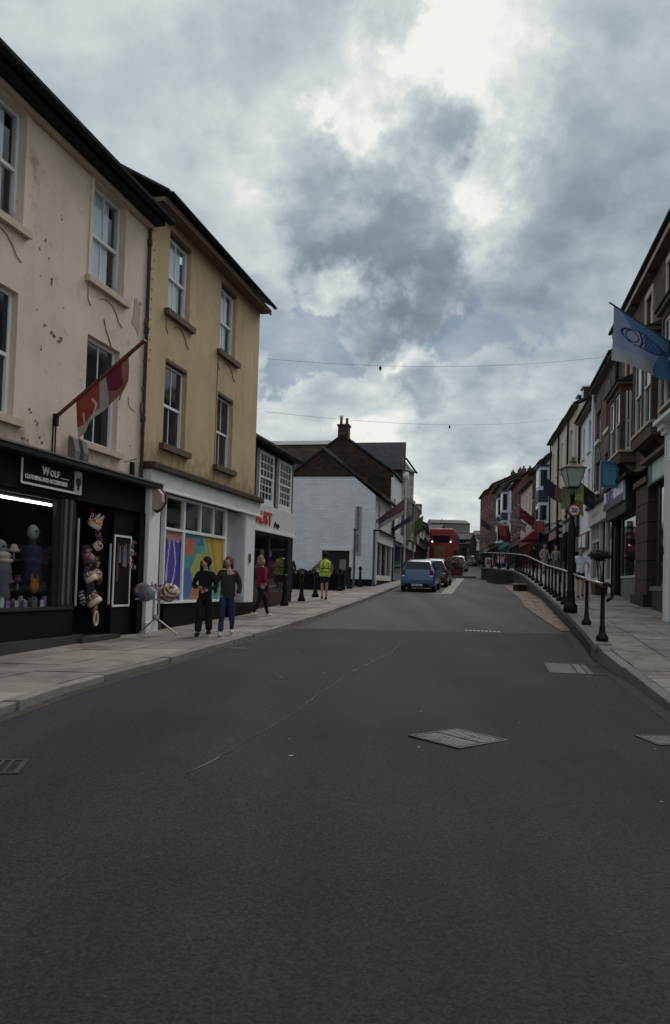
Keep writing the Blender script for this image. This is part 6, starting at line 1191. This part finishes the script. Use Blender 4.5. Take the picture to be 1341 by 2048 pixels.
def person(label, x, y, z, h, face, top, legs, hair, shoes, stride=.12, arms=((.06, 0, .22, .02), (.06, 0, .22, .02)), longhair=0, shorts=False, sleeves='long', wide=0, extra=None, bulk=1., near=True, turn=0., skirt=False, swing=None, sk=None):
    """local axes: +y is the way the person faces; feet on z=0"""
    t = thing('person', label, 'person', (x, y, z), face); s = h/1.74; n = {}; ed = []
    V = lambda a, b, c: (a, b, c)
    n['pel'] = (V(0, 0, .95), (.13, .10)); n['waist'] = (V(0, 0, 1.10), (.115, .085)); n['chest'] = (V(0, .01, 1.30), (.14, .10)); n['nb'] = (V(0, 0, 1.44), (.07, .06)); n['neck'] = (V(0, .01, 1.50), .048); n['head'] = (V(0, .02, 1.60), (.078, .088)); n['crown'] = (V(0, .01, 1.68), (.068, .078))
    ed += [('pel', 'waist'), ('waist', 'chest'), ('chest', 'nb'), ('nb', 'neck'), ('neck', 'head'), ('head', 'crown')]
    a_ = turn; n['nose'] = (V(math.sin(a_)*.115, .02+math.cos(a_)*.115, 1.60), .013); ed.append(('head', 'nose'))
    for i, sg_ in enumerate((-1, 1)):
        S_ = 'lr'[i]; st = stride*(1 if i else -1); A = arms[i]
        n['hip'+S_] = (V(sg_*.085, 0, .90), .088); n['kn'+S_] = (V(sg_*.09, st*.6+abs(st)*.25, .50), .056); n['an'+S_] = (V(sg_*.09, st*1.25, .09+(.05 if st < 0 else 0)*min(1, abs(st)*6)), .040); n['toe'+S_] = (V(sg_*.10, st*1.25+.15, .035), .032)
        ed += [('pel', 'hip'+S_), ('hip'+S_, 'kn'+S_), ('kn'+S_, 'an'+S_), ('an'+S_, 'toe'+S_)]
        sh = (sg_*.175, 0, 1.38); el = (sg_*(.21+A[0]), A[1], 1.11); wr = (sg_*(.21+A[3]), A[1]+A[2]*.9, .92 if len(A) < 5 else A[4])
        n['sh'+S_] = (sh, .055); n['el'+S_] = (el, .040); n['wr'+S_] = (wr, .028); dv = (Vector(wr)-Vector(el)).normalized(); hd = Vector(wr)+dv*.07; n['ha'+S_] = (tuple(hd), (.036, .02))
        ed += [('chest', 'sh'+S_), ('sh'+S_, 'el'+S_), ('el'+S_, 'wr'+S_), ('wr'+S_, 'ha'+S_)]
    body = skinmesh('body', n, ed, sk or skin, t, 'pel', 1, s)
    fm = MB()
    for i, sg_ in enumerate((-1, 1)):
        S_ = 'lr'[i]; wr, hd, el = Vector(n['wr'+S_][0]), Vector(n['ha'+S_][0]), Vector(n['el'+S_][0]); dv = (hd-wr).normalized(); sd_ = dv.cross(Vector((sg_, 0, 0))).normalized() if abs(dv.x) < .9 else Vector((0, 1, 0)); cu = Vector((-sg_*.25, 0, 0))
        for k in range(4):
            b0 = hd+dv*.015+sd_*(.027-.018*k); l_ = (.036, .042, .04, .03)[k]; m_ = b0+(dv+cu*.4).normalized()*l_; fm.tube(b0*s, m_*s, .0095*s, .009*s, 5).tube(m_*s, (m_+(dv+cu*2.2).normalized()*l_*.8)*s, .009*s, .007*s, 5)
        b0 = wr+dv*.03+sd_*.03; fm.tube(b0*s, (b0+(dv*.6+sd_).normalized()*.05)*s, .011*s, .009*s, 5)
    fm.build('fingers', sk or skin, body, True)
    # clothes
    tn = {k: (n[k][0], None) for k in n}; g = bulk*((1.22 if sleeves == 'long' else 1.16) if not wide else 1.3)
    C_ = {'pel': ((0, 0, .79 if not wide else .72), (.155*g/1.1, .125)), 'waist': ((0, 0, 1.10), (.135*g/1.1, .11)), 'chest': ((0, .01, 1.30), (.16, .125)), 'nb': ((0, 0, 1.455), (.08, .07))}; te = [('pel', 'waist'), ('waist', 'chest'), ('chest', 'nb')]
    for S_ in 'lr':
        C_['sh'+S_] = (n['sh'+S_][0], .072); C_['el'+S_] = (n['el'+S_][0], .058*bulk if sleeves == 'long' else .06); te += [('chest', 'sh'+S_), ('sh'+S_, 'el'+S_)]
        if sleeves == 'long': C_['wr'+S_] = (n['wr'+S_][0], .044); te.append(('el'+S_, 'wr'+S_))
        else:
            a, b = Vector(n['sh'+S_][0]), Vector(n['el'+S_][0]); C_['el'+S_] = (tuple(a.lerp(b, .75)), .062)
    skinmesh('top', C_, te, top, t, 'pel', 2, s)
    L2 = {'pel': ((0, 0, 1.0), (.145, .12)), 'cro': ((0, 0, .86), (.11, .11))}; le = [('pel', 'cro')]
    for S_ in 'lr':
        q = n['hip'+S_][0]; L2['hip'+S_] = ((q[0], q[1], .86), .112); k1, a1 = Vector(n['kn'+S_][0]), Vector(n['an'+S_][0]); le += [('pel', 'hip'+S_), ('hip'+S_, 'kn'+S_)]
        L2['kn'+S_] = (tuple(k1 if not shorts else k1+Vector((0, 0, .08))), .072 if not wide else .10)
        if not shorts: L2['an'+S_] = (tuple(a1+Vector((0, .01, -.015))), .055 if not wide else .085); le.append(('kn'+S_, 'an'+S_))
    skinmesh('trousers' if not shorts else 'shorts', L2, le, legs, t, 'pel', 2, s)
    for S_ in 'lr':
        a1 = Vector(n['an'+S_][0]); MB().ball(((a1.x)*s, (a1.y+.06)*s, max(.045, a1.z-.045)*s), .1*s, 8, (.48, 1.35, .5)).build('shoe', shoes, t, True)
    hz = 1.64; ca, sa = math.cos(turn), math.sin(turn)
    mb = MB().ball((-.03*sa*s, (.0-.03*ca)*s, (hz+.02)*s), .112*s, 9, (.92, .98, 1.08))
    if longhair: 
        for k in range(7):
            a = math.pi+(k-3)*.36-turn; cx_, cy_ = math.sin(a)*.075, math.cos(a)*.075; mb.tube((cx_*s, cy_*s, 1.66*s), (cx_*1.5*s, (cy_*1.5-.01)*s, (1.6-longhair)*s), .055*s, .035*s, 6)
    mb.build('hair', hair, t, True)
    # face sits in front of the hair
    fc = MB().ball((sa*.022*s, (.02+ca*.022)*s, 1.595*s), .080*s, 8, (.82, .98, 1.15)).build('face', sk or skin, t, True)
    for sg_ in (-1, 1):
        ex, ey = sa*.108+sg_*ca*.032, .02+ca*.108-sg_*sa*.032; MB().ball((ex*s, ey*s, 1.615*s), .011*s, 5).build('eye', letter_k, fc)
        MB().ball((sg_*.078*ca*s, (.01-sg_*.078*sa)*s, 1.60*s), .022*s, 5, (.4, .8, 1.2)).build('ear', sk or skin, fc)
    MB().box((sa*.108-.02*ca)*s, (sa*.108+.02*ca)*s, (.02+ca*.100)*s, (.02+ca*.112)*s, 1.552*s, 1.560*s).build('mouth', flat('lips', (.25, .09, .08)), fc)
    return t
cl = lambda nm, c, r=.9: mat(nm, c, r, .3, 7, .9, 9)
blk = cl('black_cloth', (.008, .007, .010)); brj = cl('brown_jacket_cloth', (.036, .028, .026)); jean = cl('blue_denim', (.022, .03, .085)); pink = cl('crimson_fleece', (.26, .012, .045)); hiv = cl('hi_vis_yellow', (.62, .80, .10)); wsh = cl('white_blue_shirt', (.70, .74, .86)); greyc = cl('grey_coat_cloth', (.26, .26, .25)); navyc = cl('navy_shorts_cloth', (.015, .015, .035)); dkg = cl('dark_green_coat', (.02, .024, .022))
hb = cl('black_hair', (.012, .008, .008)); hp_ = cl('rosy_brown_hair', (.18, .09, .075)); hbl = cl('fair_hair', (.28, .19, .12)); hgr = cl('grey_hair', (.13, .12, .115)); wsho = cl('white_trainers', (.55, .54, .52)); bsho = cl('black_shoes', (.01, .01, .01))
PI = math.pi
person('woman dressed all in black with long dark hair walking towards the camera', -2.67, 15.55, zP(-2.67, 15.55), 1.62, R(172), blk, blk, hb, bsho, .10, ((.07, .02, .20, -.10, 1.02), (.07, .02, .22, -.14, 1.08)), longhair=.36, wide=1, turn=.9, bulk=.96)
person('woman in brown jacket and blue jeans walking beside the woman in black', -2.22, 15.70, zP(-2.22, 15.7), 1.65, R(176), brj, jean, hp_, wsho, .14, ((.05, -.06, .08, .03), (.06, .05, .12, .02)), longhair=.12, turn=.4, bulk=1.14)
person('woman in a crimson top and black leggings striding away up the pavement', -2.02, 20.7, zP(-2.02, 20.7), 1.66, R(-42), pink, blk, hbl, wsho, -.30, ((.09, .12, .18, .02, 1.08), (.10, -.14, .10, .04, 1.0)), longhair=.1)
vest = person('man in yellow hi-vis vest and dark shorts seen from behind', -.37, 28.5, zP(-.37, 28.5), 1.79, R(8), greyc, navyc, hb, bsho, .10, ((.14, .12, .12, .06, 1.12), (.09, .10, .14, .02)), shorts=True, sleeves='short')
s_ = 1.79/1.74
MB().lathe([(.195, .86), (.20, .95), (.195, 1.10), (.205, 1.28), (.20, 1.36), (.13, 1.45), (.09, 1.475)], 16).build('vest', hiv, vest, True).scale = (s_*1.02, s_*.78, s_)
mb = MB()
for z in (1.0, 1.13): mb.lathe([(.206, z), (.207, z+.035)], 16)
mb.build('reflective_band', cl('olive_band', (.12, .15, .05)), vest).scale = (s_*1.025, s_*.785, s_)
MB().tube((-.14, -.150, 1.10), (.07, -.145, 1.40), .016).tube((-.10, -.150, 1.12), (-.09, -.14, 1.42), .014).tube((.12, -.150, 1.12), (.12, -.13, 1.42), .014).build('strap', cl('olive_band', (.12, .15, .05)), vest)
person('person in a pale grey jacket and dark trousers by the red lettered shop', -2.45, 31.0, zP(-2.45, 31), 1.74, R(150), cl('pale_jacket', (.33, .31, .29)), blk, hgr, bsho, .05)
person('person in a dark green coat standing behind the nearest bollard', -1.95, 32.6, zP(-1.95, 32.6), 1.66, R(200), dkg, blk, hgr, bsho, .04, wide=1)
person('man in white short sleeved shirt and dark shorts walking down the raised pavement', 8.85, 27.0, H(8.85, 27)+.01, 1.80, R(168), wsh, navyc, hgr, bsho, .14, ((.06, .02, .10, .03), (.06, -.04, .06, .03)), shorts=True, sleeves='short')
person('person in pale checked clothes behind the railing, left of a pair', 12.15, 43.5, H(12.15, 43.5), 1.70, R(185), cl('pale_check', (.32, .29, .27)), greyc, hgr, bsho, .08)
person('person in pale grey clothes behind the railing, right of a pair', 12.85, 43.6, H(12.85, 43.6), 1.62, R(170), greyc, cl('taupe_trousers', (.18, .16, .15)), hbl, bsho, .06)
person('dark dressed person walking away behind the railing near the red sign', 12.6, 47.5, H(12.6, 47.5), 1.72, R(0), blk, blk, hb, bsho, .1)
for i, (x, y, c1, c2, lb) in enumerate(((14.9, 66, pal[7], navyc, 'person in plum clothes beyond the terrace end'), (13.9, 63, wsh, jean, 'person in a white top and jeans beyond the terrace end'), (16.8, 80, navyc, blk, 'person in navy far up the right pavement'), (20.4, 103, dkg, blk, 'person in dark green near the tall brick house'), (21.6, 112, greyc, jean, 'person in grey near the crest on the right'), (16.6, 117, cl('bright_red_top', (.35, .03, .03)), blk, 'person in red at the top of the street on the left'), (17.6, 121, blk, blk, 'person in black at the top of the street on the left'), (15.2, 70, cl('rust_coat', (.14, .05, .03)), blk, 'person in a rust coat by the orange red banner'))):
    zf_ = (H(x, y) if x > rk(y) else G(x, y)+.1); person(lb, x, y, zf_, 1.66+.03*(i % 3), R(170+25*(i % 3)), c1, c2, (hb, hgr, hbl)[i % 3], bsho, .1)
# small street clutter
t = thing('a_board', 'small white and pink board standing inside the terrace end railing', 'sign', (11.3, 55, H(11.6, 55)), .1); MB().box(-.3, .3, -.03, .03, .1, .75).build('board', letter_w, t); MB().box(-.2, .2, -.045, -.031, .25, .6).build('poster', flat('pink_poster', (.4, .12, .2)), t)
